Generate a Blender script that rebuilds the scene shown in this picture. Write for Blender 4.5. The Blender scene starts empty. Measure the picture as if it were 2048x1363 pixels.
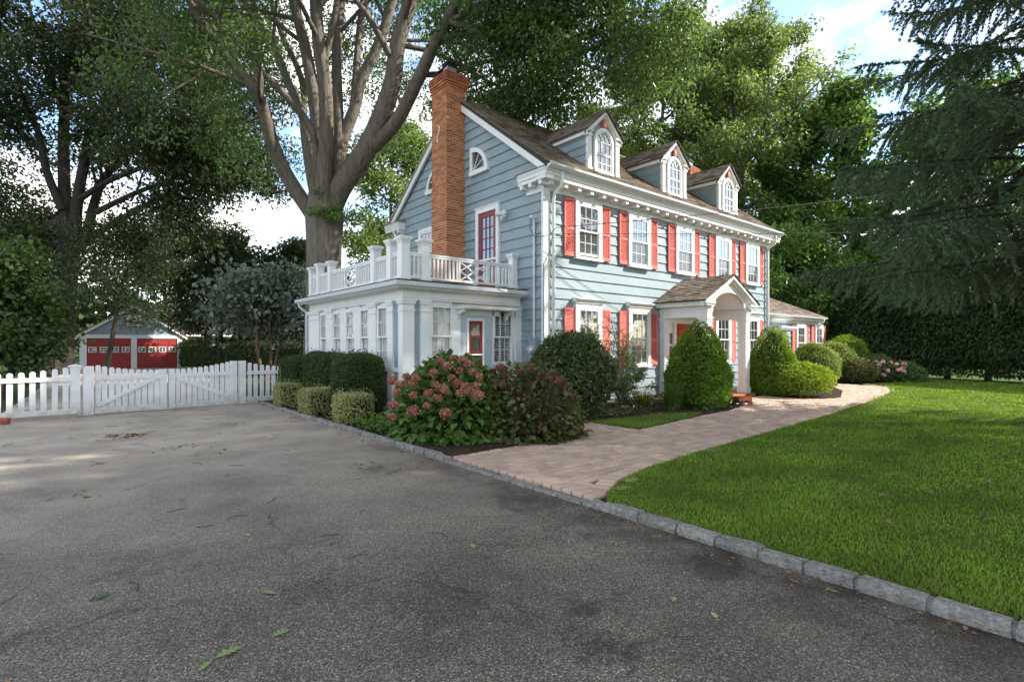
import bpy, math, random
import numpy as np
from mathutils import Vector, Matrix
R = math.radians
random.seed(7); rng = np.random.default_rng(7)
sc = bpy.context.scene
# ------------------------------------------------------------------ camera, world, sun
# World axes follow the house: X along its front, Y back along its gable, Z up; camera at (0,0,1.6), level.
FPX, CXP, HZ, CAMH = 1060.0, 1024.0, 691.0, 1.6
FW = (0.640, 0.768); RT = (0.768, -0.640)
cam = bpy.data.cameras.new('camera'); camo = bpy.data.objects.new('camera', cam)
sc.collection.objects.link(camo); sc.camera = camo
camo.location = (0, 0, CAMH); camo.rotation_euler = (R(90), 0, -math.asin(0.640))
cam.sensor_width = 36; cam.lens = 36*FPX/2048; cam.shift_y = (HZ-681.5)/2048
cam.clip_start = .1; cam.clip_end = 2000
SUN_EL = R(37); SUN_H = Vector((.80, -.60))
sun_dir = Vector((SUN_H.x*math.cos(SUN_EL), SUN_H.y*math.cos(SUN_EL), math.sin(SUN_EL)))
sl = bpy.data.lights.new('sun', 'SUN'); sl.energy = 3.6; sl.angle = R(0.8); sl.color = (1, .94, .84)
slo = bpy.data.objects.new('sun', sl); sc.collection.objects.link(slo); slo.location = (20, -20, 30)
slo.rotation_euler = (-sun_dir).to_track_quat('-Z', 'Y').to_euler()
w = bpy.data.worlds.new('World'); sc.world = w; w.use_nodes = True
nt = w.node_tree; nd = nt.nodes; nd.clear()
def wn(t, **k):
    n = nd.new(t)
    for a, b in k.items(): setattr(n, a, b)
    return n
sky = wn('ShaderNodeTexSky', sky_type='NISHITA', sun_disc=False, sun_elevation=SUN_EL)
sky.sun_rotation = math.atan2(SUN_H.x, SUN_H.y); sky.air_density = 1.0; sky.dust_density = .4; sky.ozone_density = 1.6
tc = wn('ShaderNodeTexCoord'); mp = wn('ShaderNodeMapping'); mp.inputs['Scale'].default_value = (1, 1, 2.2); mp.inputs['Location'].default_value = (1.3, 4.2, 0)
nz = wn('ShaderNodeTexNoise'); nz.inputs['Scale'].default_value = 2.6; nz.inputs['Detail'].default_value = 8; nz.inputs['Roughness'].default_value = .62
rp = wn('ShaderNodeValToRGB'); rp.color_ramp.elements[0].position = .43; rp.color_ramp.elements[1].position = .60
mx = wn('ShaderNodeMixRGB'); mx.inputs[2].default_value = (5.6, 5.35, 5.0, 1)
bg = wn('ShaderNodeBackground'); bg.inputs[1].default_value = .15; ow = wn('ShaderNodeOutputWorld')
L = nt.links.new
L(tc.outputs['Generated'], mp.inputs[0]); L(mp.outputs[0], nz.inputs['Vector']); L(nz.outputs['Fac'], rp.inputs[0])
L(rp.outputs[0], mx.inputs[0]); L(sky.outputs[0], mx.inputs[1]); L(mx.outputs[0], bg.inputs[0]); L(bg.outputs[0], ow.inputs[0])
vs = sc.view_settings; vs.view_transform = 'Standard'; vs.look = 'None'; vs.exposure = 1.5; vs.gamma = 1; vs.use_curve_mapping = False
sc.render.engine = 'CYCLES'; cy = sc.cycles
cy.use_denoising = True; cy.denoising_prefilter = 'ACCURATE'; cy.max_bounces = 6; cy.diffuse_bounces = 3; cy.glossy_bounces = 3; cy.transmission_bounces = 3; cy.transparent_max_bounces = 8
cy.caustics_reflective = False; cy.caustics_refractive = False; cy.sample_clamp_indirect = 6
# ------------------------------------------------------------------ helpers
def P(px, py, d):                                   # pixel of the photo at depth d metres -> world point
    x = (px-CXP)/FPX*d
    return Vector((RT[0]*x+FW[0]*d, RT[1]*x+FW[1]*d, CAMH+(HZ-py)/FPX*d))
def G(px, py): return P(px, py, FPX*CAMH/(py-HZ))   # pixel -> ground point
def mkmat(name):
    m = bpy.data.materials.new(name); m.use_nodes = True
    n = m.node_tree.nodes; b = n['Principled BSDF']
    return m, m.node_tree, n, b
def M(name, c1, c2=None, scale=4, rough=.6, bump=0, bscale=60, spec=.35, stretch=(1,1,1), isl=0.0, dirt=None, metal=0, bdist=.02, low=None):
    m, t, n, b = mkmat(name); l = t.links.new
    b.inputs['Roughness'].default_value = rough; b.inputs['Specular IOR Level'].default_value = spec; b.inputs['Metallic'].default_value = metal
    c2 = c2 or tuple(x*.82 for x in c1)
    g = n.new('ShaderNodeNewGeometry'); mp = n.new('ShaderNodeMapping'); mp.inputs['Scale'].default_value = stretch
    l(g.outputs['Position'], mp.inputs[0])
    nz = n.new('ShaderNodeTexNoise'); nz.inputs['Scale'].default_value = scale; nz.inputs['Detail'].default_value = 5; nz.inputs['Roughness'].default_value = .6
    l(mp.outputs[0], nz.inputs['Vector'])
    r = n.new('ShaderNodeValToRGB'); r.color_ramp.elements[0].position = .3; r.color_ramp.elements[1].position = .7
    r.color_ramp.elements[0].color = (*c1, 1); r.color_ramp.elements[1].color = (*c2, 1)
    l(nz.outputs['Fac'], r.inputs[0]); out = r.outputs[0]
    if isl:
        h = n.new('ShaderNodeHueSaturation'); mr = n.new('ShaderNodeMapRange')
        mr.inputs[3].default_value = 1-isl; mr.inputs[4].default_value = 1+isl
        oi = n.new('ShaderNodeObjectInfo'); ad = n.new('ShaderNodeMath'); ad.operation = 'ADD'; fr = n.new('ShaderNodeMath'); fr.operation = 'FRACT'
        l(g.outputs['Random Per Island'], ad.inputs[0]); l(oi.outputs['Random'], ad.inputs[1]); l(ad.outputs[0], fr.inputs[0])
        l(fr.outputs[0], mr.inputs[0]); l(mr.outputs[0], h.inputs['Value']); l(out, h.inputs['Color']); out = h.outputs[0]
    if dirt:
        n2 = n.new('ShaderNodeTexNoise'); n2.inputs['Scale'].default_value = dirt[1]; n2.inputs['Detail'].default_value = 7
        l(g.outputs['Position'], n2.inputs['Vector']); r2 = n.new('ShaderNodeValToRGB'); r2.color_ramp.elements[0].position = .5; r2.color_ramp.elements[1].position = .75
        r2.color_ramp.elements[1].color = (dirt[2],)*3+(1,)
        l(n2.outputs['Fac'], r2.inputs[0]); mm = n.new('ShaderNodeMixRGB'); mm.inputs[2].default_value = (*dirt[0], 1); l(r2.outputs[0], mm.inputs[0]); l(out, mm.inputs[1]); out = mm.outputs[0]
    if low:                                            # splash dirt near the ground, broken by noise
        sx = n.new('ShaderNodeSeparateXYZ'); l(g.outputs['Position'], sx.inputs[0]); m1 = n.new('ShaderNodeMapRange'); m1.inputs[1].default_value = low[1]; m1.inputs[2].default_value = .02
        l(sx.outputs[2], m1.inputs[0]); n4 = n.new('ShaderNodeTexNoise'); n4.inputs['Scale'].default_value = 9; n4.inputs['Detail'].default_value = 6; l(g.outputs['Position'], n4.inputs['Vector'])
        ml = n.new('ShaderNodeMath'); ml.operation = 'MULTIPLY'; l(m1.outputs[0], ml.inputs[0]); l(n4.outputs['Fac'], ml.inputs[1])
        mm = n.new('ShaderNodeMixRGB'); mm.inputs[2].default_value = (*low[0], 1); l(ml.outputs[0], mm.inputs[0]); l(out, mm.inputs[1]); out = mm.outputs[0]
    l(out, b.inputs['Base Color'])
    if bump:
        n3 = n.new('ShaderNodeTexNoise'); n3.inputs['Scale'].default_value = bscale; n3.inputs['Detail'].default_value = 6
        l(mp.outputs[0], n3.inputs['Vector']); bp = n.new('ShaderNodeBump'); bp.inputs['Strength'].default_value = bump; bp.inputs['Distance'].default_value = bdist
        l(n3.outputs['Fac'], bp.inputs['Height']); l(bp.outputs[0], b.inputs['Normal'])
    return m
def leafmat(name, c1, c2, tr=.35, rough=.5, c3=None, ns=.8, lo=.8, hi=1.25):
    m, t, n, b = mkmat(name); l = t.links.new
    g = n.new('ShaderNodeNewGeometry'); r = n.new('ShaderNodeValToRGB')
    r.color_ramp.elements[0].color = (*c1, 1); r.color_ramp.elements[1].color = (*c2, 1)
    if c3:
        r.color_ramp.elements[1].position = .93; e = r.color_ramp.elements.new(.96); e.color = (*c3, 1)
    l(g.outputs['Random Per Island'], r.inputs[0])
    nz = n.new('ShaderNodeTexNoise'); nz.inputs['Scale'].default_value = ns; nz.inputs['Detail'].default_value = 2; l(g.outputs['Position'], nz.inputs['Vector'])
    mr = n.new('ShaderNodeMapRange'); mr.inputs[1].default_value = .3; mr.inputs[2].default_value = .7; mr.inputs[3].default_value = lo; mr.inputs[4].default_value = hi
    l(nz.outputs['Fac'], mr.inputs[0]); h = n.new('ShaderNodeHueSaturation'); l(mr.outputs[0], h.inputs['Value']); l(r.outputs[0], h.inputs['Color'])
    b.inputs['Roughness'].default_value = rough; b.inputs['Specular IOR Level'].default_value = .4
    l(h.outputs[0], b.inputs['Base Color'])
    tl = n.new('ShaderNodeBsdfTranslucent'); h2 = n.new('ShaderNodeHueSaturation'); h2.inputs['Hue'].default_value = .485; h2.inputs['Value'].default_value = 1.5; h2.inputs['Saturation'].default_value = 1.1
    l(h.outputs[0], h2.inputs['Color']); l(h2.outputs[0], tl.inputs[0])
    ms = n.new('ShaderNodeMixShader'); ms.inputs[0].default_value = tr
    l(b.outputs[0], ms.inputs[1]); l(tl.outputs[0], ms.inputs[2]); l(ms.outputs[0], n['Material Output'].inputs[0])
    return m
def glassmat(name, tint, refl=.12, clear=.0):
    m, t, n, b = mkmat(name); l = t.links.new
    gl = n.new('ShaderNodeBsdfGlossy'); gl.inputs['Roughness'].default_value = .02; gl.inputs['Color'].default_value = (.95, .97, 1, 1)
    fr0 = n.new('ShaderNodeLayerWeight'); fr0.inputs[0].default_value = .5; fr = n.new('ShaderNodeMath'); fr.operation = 'POWER'; fr.inputs[1].default_value = 4.0; l(fr0.outputs['Facing'], fr.inputs[0])
    mr = n.new('ShaderNodeMapRange'); mr.inputs[3].default_value = refl; mr.inputs[4].default_value = .95; l(fr.outputs[0], mr.inputs[0])
    b.inputs['Base Color'].default_value = (*tint, 1); b.inputs['Roughness'].default_value = .2
    src = b.outputs[0]
    if clear:
        tp = n.new('ShaderNodeBsdfTransparent'); m0 = n.new('ShaderNodeMixShader'); m0.inputs[0].default_value = clear
        l(src, m0.inputs[1]); l(tp.outputs[0], m0.inputs[2]); src = m0.outputs[0]
    nz = n.new('ShaderNodeTexNoise'); nz.inputs['Scale'].default_value = 1.5; g = n.new('ShaderNodeNewGeometry'); l(g.outputs['Position'], nz.inputs['Vector'])
    bp = n.new('ShaderNodeBump'); bp.inputs['Strength'].default_value = .06; bp.inputs['Distance'].default_value = .1; l(nz.outputs['Fac'], bp.inputs['Height']); l(bp.outputs[0], gl.inputs['Normal'])
    ms = n.new('ShaderNodeMixShader'); l(mr.outputs[0], ms.inputs[0]); l(src, ms.inputs[1]); l(gl.outputs[0], ms.inputs[2]); l(ms.outputs[0], n['Material Output'].inputs[0])
    return m
WL = {}
def reg(o, wl, parent):
    WL[o.name] = Vector(wl); sc.collection.objects.link(o)
    if parent is not None:
        o.parent = parent; o.location = Vector(wl)-WL[parent.name]
    else: o.location = wl
    return o
def tag(o, label=None, cat=None, group=None, kind=None):
    if label: o['label'] = label
    if cat: o['category'] = cat
    if group: o['group'] = group
    if kind: o['kind'] = kind
    return o
def thing(name, label, cat, loc, group=None):
    return tag(reg(bpy.data.objects.new(name, None), loc, None), label, cat, group)
def inst(name, mesh, loc, parent=None, rot=None, scale=None):
    o = bpy.data.objects.new(name, mesh); reg(o, loc, parent)
    if rot is not None: o.rotation_euler = rot
    if scale is not None: o.scale = scale
    return o
TF = lambda y0: (lambda u, o, z: (u, y0-o, z))      # a wall facing -Y: u = X, o = outward
TG = lambda x0: (lambda u, o, z: (x0-o, u, z))      # a wall facing -X: u = Y, o = outward
class MB:
    def __init__(s, T=None): s.v = []; s.f = []; s.T = T
    def add(s, vs, fs):
        k = len(s.v); s.v += [tuple(s.T(*p)) if s.T else tuple(p) for p in vs]; s.f += [tuple(k+i for i in f) for f in fs]; return s
    def box(s, a0, a1, b0, b1, c0, c1):
        return s.add([(a0,b0,c0),(a1,b0,c0),(a1,b1,c0),(a0,b1,c0),(a0,b0,c1),(a1,b0,c1),(a1,b1,c1),(a0,b1,c1)],
                     [(0,3,2,1),(4,5,6,7),(0,1,5,4),(1,2,6,5),(2,3,7,6),(3,0,4,7)])
    def prism(s, poly, axis, c0, c1):
        n = len(poly)
        f = {'x': lambda a, b, c: (c, a, b), 'y': lambda a, b, c: (a, c, b), 'z': lambda a, b, c: (a, b, c)}[axis]
        return s.add([f(a, b, c0) for a, b in poly]+[f(a, b, c1) for a, b in poly],
                     [tuple(range(n))[::-1], tuple(range(n, 2*n))]+[(i, (i+1) % n, n+(i+1) % n, n+i) for i in range(n)])
    def strip(s, inner, outer, axis, c0, c1):           # solid between two polylines
        n = len(inner)
        for i in range(n-1): s.prism([inner[i], inner[i+1], outer[i+1], outer[i]], axis, c0, c1)
        return s
    def bar(s, p, q, wd, th, up=(0,0,1)):
        p, q, up = Vector(p), Vector(q), Vector(up); d = (q-p).normalized(); sd = d.cross(up).normalized()*wd/2; u = sd.cross(d).normalized()*th/2
        vs = [c+sg*sd+tg*u for c in (p, q) for sg, tg in ((-1,-1),(1,-1),(1,1),(-1,1))]
        return s.add(vs, [(0,3,2,1),(4,5,6,7),(0,1,5,4),(1,2,6,5),(2,3,7,6),(3,0,4,7)])
    def tube(s, pts, rad, n=8, cap=True):
        pts = [Vector(p) for p in pts]; k = len(pts); vs = []; fs = []
        if not hasattr(rad, '__len__'): rad = [rad]*k
        a = Vector((.3, .9, .2))
        for i, p in enumerate(pts):
            d = (pts[min(i+1, k-1)]-pts[max(i-1, 0)]).normalized()
            a = (a-d*a.dot(d));
            if a.length < 1e-4: a = d.orthogonal()
            a.normalize(); b = d.cross(a)
            for j in range(n):
                t = 2*math.pi*j/n; vs.append(p+(a*math.cos(t)+b*math.sin(t))*rad[i])
        for i in range(k-1):
            for j in range(n): fs.append((i*n+j, i*n+(j+1) % n, (i+1)*n+(j+1) % n, (i+1)*n+j))
        if cap: fs += [tuple(range(n))[::-1], tuple(range((k-1)*n, k*n))]
        return s.add(vs, fs)
    def lathe(s, c, prof, n=12):
        return s.tube([(c[0], c[1], c[2]+z) for r, z in prof], [r for r, z in prof], n)
    def mesh(s, name, mat=None, smooth=False):
        me = bpy.data.meshes.new(name); me.from_pydata(s.v, [], s.f)
        if mat: me.materials.append(mat)
        if smooth: me.polygons.foreach_set('use_smooth', [True]*len(me.polygons))
        me.update(); return me
    def build(s, name, mat, parent=None, kind=None, smooth=False):
        o = inst(name, s.mesh(name, mat, smooth), (0, 0, 0), parent)
        if kind: o['kind'] = kind
        return o
def fastmesh(name, V, F, mat, smooth=False):            # V (n,3), F (m,3) triangles
    me = bpy.data.meshes.new(name); n = len(F)
    me.vertices.add(len(V)); me.vertices.foreach_set('co', np.ascontiguousarray(V, np.float32).ravel())
    me.loops.add(n*3); me.loops.foreach_set('vertex_index', np.ascontiguousarray(F, np.int32).ravel())
    me.polygons.add(n); me.polygons.foreach_set('loop_start', np.arange(0, n*3, 3, dtype=np.int32))
    me.polygons.foreach_set('loop_total', np.full(n, 3, np.int32))
    if smooth: me.polygons.foreach_set('use_smooth', np.ones(n, bool))
    me.update(calc_edges=True); me.materials.append(mat); return me
def unit(a): return a/np.maximum(np.linalg.norm(a, axis=1, keepdims=True), 1e-9)
def leafmesh(name, pos, dr, nor, Ln, Wd, mat, fold=.18, tipw=.5):
    n = len(pos); dr = unit(dr); sd = unit(np.cross(dr, nor)); nr = np.cross(sd, dr)
    Ln = np.broadcast_to(Ln, (n,))[:, None]; Wd = np.broadcast_to(Wd, (n,))[:, None]
    V = np.empty((n, 4, 3)); V[:, 0] = pos; V[:, 2] = pos+dr*Ln-nr*Ln*.12
    mid = pos+dr*Ln*tipw+nr*Wd*fold
    V[:, 1] = mid+sd*Wd*.5; V[:, 3] = mid-sd*Wd*.5
    b = (np.arange(n)*4)[:, None]
    F = np.concatenate([b+[0, 1, 2], b+[0, 2, 3]], 1).reshape(-1, 3)
    return fastmesh(name, V.reshape(-1, 3), F, mat)
def rdir(n): return unit(rng.normal(size=(n, 3)))
# ------------------------------------------------------------------ materials
SIDING = M('painted_siding', (.283,.355,.388), (.257,.325,.357), 3, .55, .12, 90, .3, (1,1,4), isl=.05, dirt=((.18,.235,.255), 1.2, .4), low=((.13,.135,.12), .9))
WHITE = M('white_paint', (.80,.80,.785), (.74,.74,.72), 3, .5, .05, 40, .35)
RAILW = M('railing_paint', (.82,.82,.81), (.77,.77,.76), 3, .45, .04, 40, .35)
FENCEW = M('fence_paint', (.80,.80,.81), (.72,.72,.72), 5, .5, .06, 60, .3, dirt=((.5,.5,.47), 3, .35), low=((.16,.15,.11), .45))
RED = M('coral_paint', (.70,.17,.14), (.64,.15,.125), 4, .5, .05, 50, .3)
DOORRED = M('red_door_paint', (.22,.018,.022), (.18,.014,.018), 4, .35)
FDOOR = M('orange_red_door_paint', (.50,.06,.025), (.44,.05,.02), 4, .35)
GRED = M('garage_red_paint', (.36,.045,.04), (.30,.038,.035), 4, .5)
BRICK = M('orange_brick', (.50,.185,.08), (.40,.135,.06), 9, .8, .35, 120, .2, isl=.36)
BRICKD = M('dark_brick', (.36,.11,.06), (.27,.08,.05), 9, .8, .35, 120, .2, isl=.25)
MORTAR = M('mortar', (.66,.54,.42), (.55,.44,.34), 9, .9, .3, 120, .1)
SHINGLE = M('roof_shingle', (.27,.215,.17), (.185,.148,.118), 9, .9, .5, 160, .1, isl=.42)
SHBASE = M('roof_felt', (.06,.05,.045), None, 5, .9)
METAL = M('grey_metal', (.42,.43,.44), (.34,.35,.36), 6, .45, metal=.5)
DARKM = M('dark_metal', (.03,.03,.032), None, 6, .5)
GUTT = M('gutter_paint', (.66,.69,.72), (.58,.61,.64), 5, .4)
GLASS = glassmat('window_glass', (.035,.038,.04), .13)
SCREEN = glassmat('screened_glass', (.055,.054,.05), .035)
GLASSC = glassmat('clear_glass', (.4,.42,.42), .04, .985)
BLIND = M('window_blind', (.62,.62,.60), (.56,.56,.54), 4, .6)
DARKIN = M('unlit_interior', (.05,.048,.045), None, 2, .9)
CONC = M('concrete', (.34,.30,.25), (.24,.21,.17), 6, .9, .4, 60, .2)
GRANITE = M('granite', (.33,.315,.285), (.135,.13,.12), 26, .8, 1.0, 60, .25, isl=.16, dirt=((.10,.095,.085), 5, .6))
JOINT = M('joint_mortar', (.30,.28,.25), (.20,.19,.17), 18, .9, .4, 90)
PAVER = M('paver', (.53,.365,.275), (.45,.35,.275), 4, .88, .45, 110, .2, isl=.17, dirt=((.27,.21,.17), 2.2, .45))
SAND = M('joint_sand', (.04,.032,.024), (.022,.018,.014), 20, .95, .4, 80)
MULCH = M('mulch', (.065,.043,.03), (.025,.018,.013), 22, .95, 1.0, 45, .1)
BARK = M('bark', (.215,.185,.152), (.105,.089,.073), 9, .9, 1.0, 15, .15, (1,1,.18), bdist=.055)
BARKD = M('dark_bark', (.06,.05,.042), (.032,.027,.023), 5, .9, 1.0, 14, .15, (1,1,.25))
TWIG = M('twig_bark', (.17,.11,.07), (.10,.065,.045), 12, .9)
SOIL = M('lawn_soil', (.07,.13,.022), (.05,.085,.02), 6, .95, .6, 60, .1)
GROUNDM = M('ground_grass', (.045,.075,.02), (.03,.05,.014), .8, .95, .6, 20, .1)
def asphalt():
    m, t, n, b = mkmat('asphalt'); l = t.links.new
    g = n.new('ShaderNodeNewGeometry')
    def noise(s, d=5, rr=.6):
        q = n.new('ShaderNodeTexNoise'); q.inputs['Scale'].default_value = s; q.inputs['Detail'].default_value = d; q.inputs['Roughness'].default_value = rr; l(g.outputs['Position'], q.inputs['Vector']); return q
    def ramp(src, stops):
        r = n.new('ShaderNodeValToRGB'); cr = r.color_ramp
        for i, (p, c) in enumerate(stops):
            e = cr.elements[i] if i < 2 else cr.elements.new(p); e.position = p; e.color = (*c, 1)
        l(src, r.inputs[0]); return r
    v = n.new('ShaderNodeTexVoronoi'); v.inputs['Scale'].default_value = 125; l(g.outputs['Position'], v.inputs['Vector'])
    sp = n.new('ShaderNodeSeparateColor'); l(v.outputs['Color'], sp.inputs[0])
    stone = ramp(sp.outputs[0], [(0, (.058,.051,.043)), (.40, (.120,.107,.091)), (.72, (.185,.165,.139)), (.92, (.265,.238,.203)), (1, (.46,.42,.36))])
    big = ramp(noise(.55, 6).outputs['Fac'], [(.33, (.62,.61,.60)), (.62, (1.12,1.10,1.05))])
    mul = n.new('ShaderNodeMixRGB'); mul.blend_type = 'MULTIPLY'; mul.inputs[0].default_value = 1; l(stone.outputs[0], mul.inputs[1]); l(big.outputs[0], mul.inputs[2])
    st = ramp(noise(1.7, 8, .7).outputs['Fac'], [(.58, (0,0,0)), (.68, (.6,.6,.6))])
    m2 = n.new('ShaderNodeMixRGB'); m2.inputs[2].default_value = (.022,.020,.018, 1); l(st.outputs[0], m2.inputs[0]); l(mul.outputs[0], m2.inputs[1])
    # sediment washed along the kerb and dusty, paler asphalt towards the fence
    sx = n.new('ShaderNodeSeparateXYZ'); l(g.outputs['Position'], sx.inputs[0])
    mr = n.new('ShaderNodeMapRange'); mr.inputs[1].default_value = 3.15; mr.inputs[2].default_value = 3.95; l(sx.outputs[0], mr.inputs[0])
    ml = n.new('ShaderNodeMath'); ml.operation = 'MULTIPLY'; l(mr.outputs[0], ml.inputs[0]); l(ramp(noise(2.6, 6).outputs['Fac'], [(.35, (0,0,0)), (.62, (.95,.95,.95))]).outputs[0], ml.inputs[1])
    m3 = n.new('ShaderNodeMixRGB'); m3.inputs[2].default_value = (.024,.019,.014, 1); l(ml.outputs[0], m3.inputs[0]); l(m2.outputs[0], m3.inputs[1])
    mr2 = n.new('ShaderNodeMapRange'); mr2.inputs[1].default_value = 3.5; mr2.inputs[2].default_value = 11; mr2.inputs[4].default_value = .72; l(sx.outputs[1], mr2.inputs[0])
    ml2 = n.new('ShaderNodeMath'); ml2.operation = 'MULTIPLY'; l(mr2.outputs[0], ml2.inputs[0]); l(ramp(noise(1.1, 7).outputs['Fac'], [(.3, (.45,.45,.45)), (.65, (1,1,1))]).outputs[0], ml2.inputs[1])
    m4 = n.new('ShaderNodeMixRGB'); m4.inputs[2].default_value = (.54,.47,.385, 1); l(ml2.outputs[0], m4.inputs[0]); l(m3.outputs[0], m4.inputs[1])
    # hairline cracks
    dn = n.new('ShaderNodeTexNoise'); dn.inputs['Scale'].default_value = 1.6; dn.inputs['Detail'].default_value = 8; l(g.outputs['Position'], dn.inputs['Vector'])
    ad = n.new('ShaderNodeMixRGB'); ad.blend_type = 'ADD'; ad.inputs[0].default_value = .9; l(g.outputs['Position'], ad.inputs[1]); l(dn.outputs['Color'], ad.inputs[2])
    cv = n.new('ShaderNodeTexVoronoi'); cv.feature = 'DISTANCE_TO_EDGE'; cv.inputs['Scale'].default_value = .42; l(ad.outputs[0], cv.inputs['Vector'])
    cr_ = ramp(cv.outputs['Distance'], [(.0, (.8,.8,.8)), (.007, (0,0,0))]); cm_ = ramp(noise(.8, 3).outputs['Fac'], [(.47, (0,0,0)), (.58, (1,1,1))])
    ck = n.new('ShaderNodeMath'); ck.operation = 'MULTIPLY'; l(cr_.outputs[0], ck.inputs[0]); l(cm_.outputs[0], ck.inputs[1])
    m5 = n.new('ShaderNodeMixRGB'); m5.inputs[2].default_value = (.018,.016,.014, 1); l(ck.outputs[0], m5.inputs[0]); l(m4.outputs[0], m5.inputs[1])
    # old oil and damp stains
    last = m5.outputs[0]; sn = noise(4.5, 7, .7)
    for (px_, py_, rr, amt) in ((1180,1205,.20,.6),(1215,1290,.24,.65),(1430,1128,.34,.55),(880,1215,.5,.35),(640,1180,.3,.3),(1050,1000,.45,.4),(300,1120,.6,.3),(760,935,.4,.45)):
        q = G(px_, py_); vm = n.new('ShaderNodeVectorMath'); vm.operation = 'DISTANCE'; vm.inputs[1].default_value = (q.x, q.y, 0); l(g.outputs['Position'], vm.inputs[0])
        s1 = n.new('ShaderNodeMath'); s1.operation = 'MULTIPLY_ADD'; s1.inputs[1].default_value = rr*5.0; s1.inputs[2].default_value = -rr*2.4; l(sn.outputs['Fac'], s1.inputs[0])
        s2 = n.new('ShaderNodeMath'); s2.operation = 'ADD'; l(vm.outputs['Value'], s2.inputs[0]); l(s1.outputs[0], s2.inputs[1])
        s3 = n.new('ShaderNodeMapRange'); s3.inputs[1].default_value = rr; s3.inputs[2].default_value = rr*.25; s3.inputs[4].default_value = amt; l(s2.outputs[0], s3.inputs[0])
        mm_ = n.new('ShaderNodeMixRGB'); mm_.inputs[2].default_value = (.022,.019,.016, 1); l(s3.outputs[0], mm_.inputs[0]); l(last, mm_.inputs[1]); last = mm_.outputs[0]
    l(last, b.inputs['Base Color']); b.inputs['Roughness'].default_value = .82; b.inputs['Specular IOR Level'].default_value = .3
    bp = n.new('ShaderNodeBump'); bp.inputs['Strength'].default_value = .8; bp.inputs['Distance'].default_value = .006; l(v.outputs['Distance'], bp.inputs['Height']); bp.invert = True
    l(bp.outputs[0], b.inputs['Normal']); return m
ASPH = asphalt()
# ------------------------------------------------------------------ setting
def struct(o): o['kind'] = 'structure'; return o
def sheet(name, poly, z0, z1, mat): return struct(MB().prism(poly, 'z', z0, z1).build(name, mat))
def inpoly(p, poly):
    x, y = p[0], p[1]; c = False; j = len(poly)-1
    for i in range(len(poly)):
        a, b = poly[i], poly[j]
        if (a[1] > y) != (b[1] > y) and x < (b[0]-a[0])*(y-a[1])/(b[1]-a[1])+a[0]: c = not c
        j = i
    return c
def inpoly_np(X, Y, poly):
    c = np.zeros(len(X), bool); j = len(poly)-1
    for i in range(len(poly)):
        (xi, yi), (xj, yj) = poly[i], poly[j]
        if yi != yj: c ^= ((yi > Y) != (yj > Y)) & (X < (xj-xi)*(Y-yi)/(yj-yi)+xi)
        j = i
    return c
g = MB(); g.add([(-400,-400,-.06),(400,-400,-.06),(400,400,-.06),(-400,400,-.06)], [(0,1,2,3)]); struct(g.build('ground', GROUNDM))
sheet('driveway', [(-40,-40),(3.96,-40),(3.96,15.6),(4.2,16.2),(4.4,20),(6.6,45.9),(-.2,45.9),(-1.0,24),(-1.3,16.0),(-40,16.0)], -.05, 0, ASPH)
LOWER = [(4.12,3.45),(4.35,3.66),(4.9,3.92),(5.72,4.10),(7,4.22),(8.48,4.31),(12.5,4.57),(15.5,4.82),(18.2,5.13),(21,5.5),(23.3,6.15),(25.0,7.3)]
lawn_poly = [(4.09,-40),(4.09,3.45)]+LOWER[1:]+[(26.0,7.0),(27.4,6.4),(29.5,6.2),(31,7.5),(31.5,12),(80,14),(80,-40)]
sheet('lawn', lawn_poly, -.05, .042, SOIL)
BED1 = [(4.09,6.22),(5,6.34),(6.2,6.2),(6.9,7.2),(7.2,8.0),(7.35,10.5),(5.6,10.5),(5.6,16.2),(4.09,16.2)]
BED2 = [(8.15,6.05),(10.5,6.34),(12.4,6.5),(13.5,6.75),(13.75,7.6),(13.75,9.62),(8.75,9.62),(8.55,8.6),(8.1,7.3)]
ISLE = [(8.15,6.05),(10.4,6.33),(11.3,6.62),(10.6,6.98),(9.4,7.15),(8.1,7.3)]
BED3 = [(16.6,7.7),(16.45,6.7),(17.0,6.05),(17.9,5.95),(19,6.3),(20.5,6.75),(22.5,7.8),(22.6,10.1),(16.6,10.1)]
BED4 = [(24.2,10.1),(24.1,8.6),(25.0,7.3),(26.0,7.0),(27.4,6.4),(29.5,6.2),(31,7.5),(31.5,12),(24.2,12)]
for b in (BED1, BED2, BED3, BED4): sheet('flower_bed', b, -.05, .05, MULCH)
sheet('grass_strip', [(x, y) for x, y in ISLE], .051, .062, SOIL)
big = [(4.09,3.45)]+LOWER[1:]+[(24.2,8.6),(24.2,10.1),(22.6,10.1),(16.6,10.1),(16.6,7.7),(13.7,7.7),(13.7,9.6),(8.7,9.6),(8.7,10.5),(7.35,10.5),(6.3,6.12),(5,6.25),(4.09,6.15)]
path = sheet('walkway', big, -.05, .012, SAND)
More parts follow.
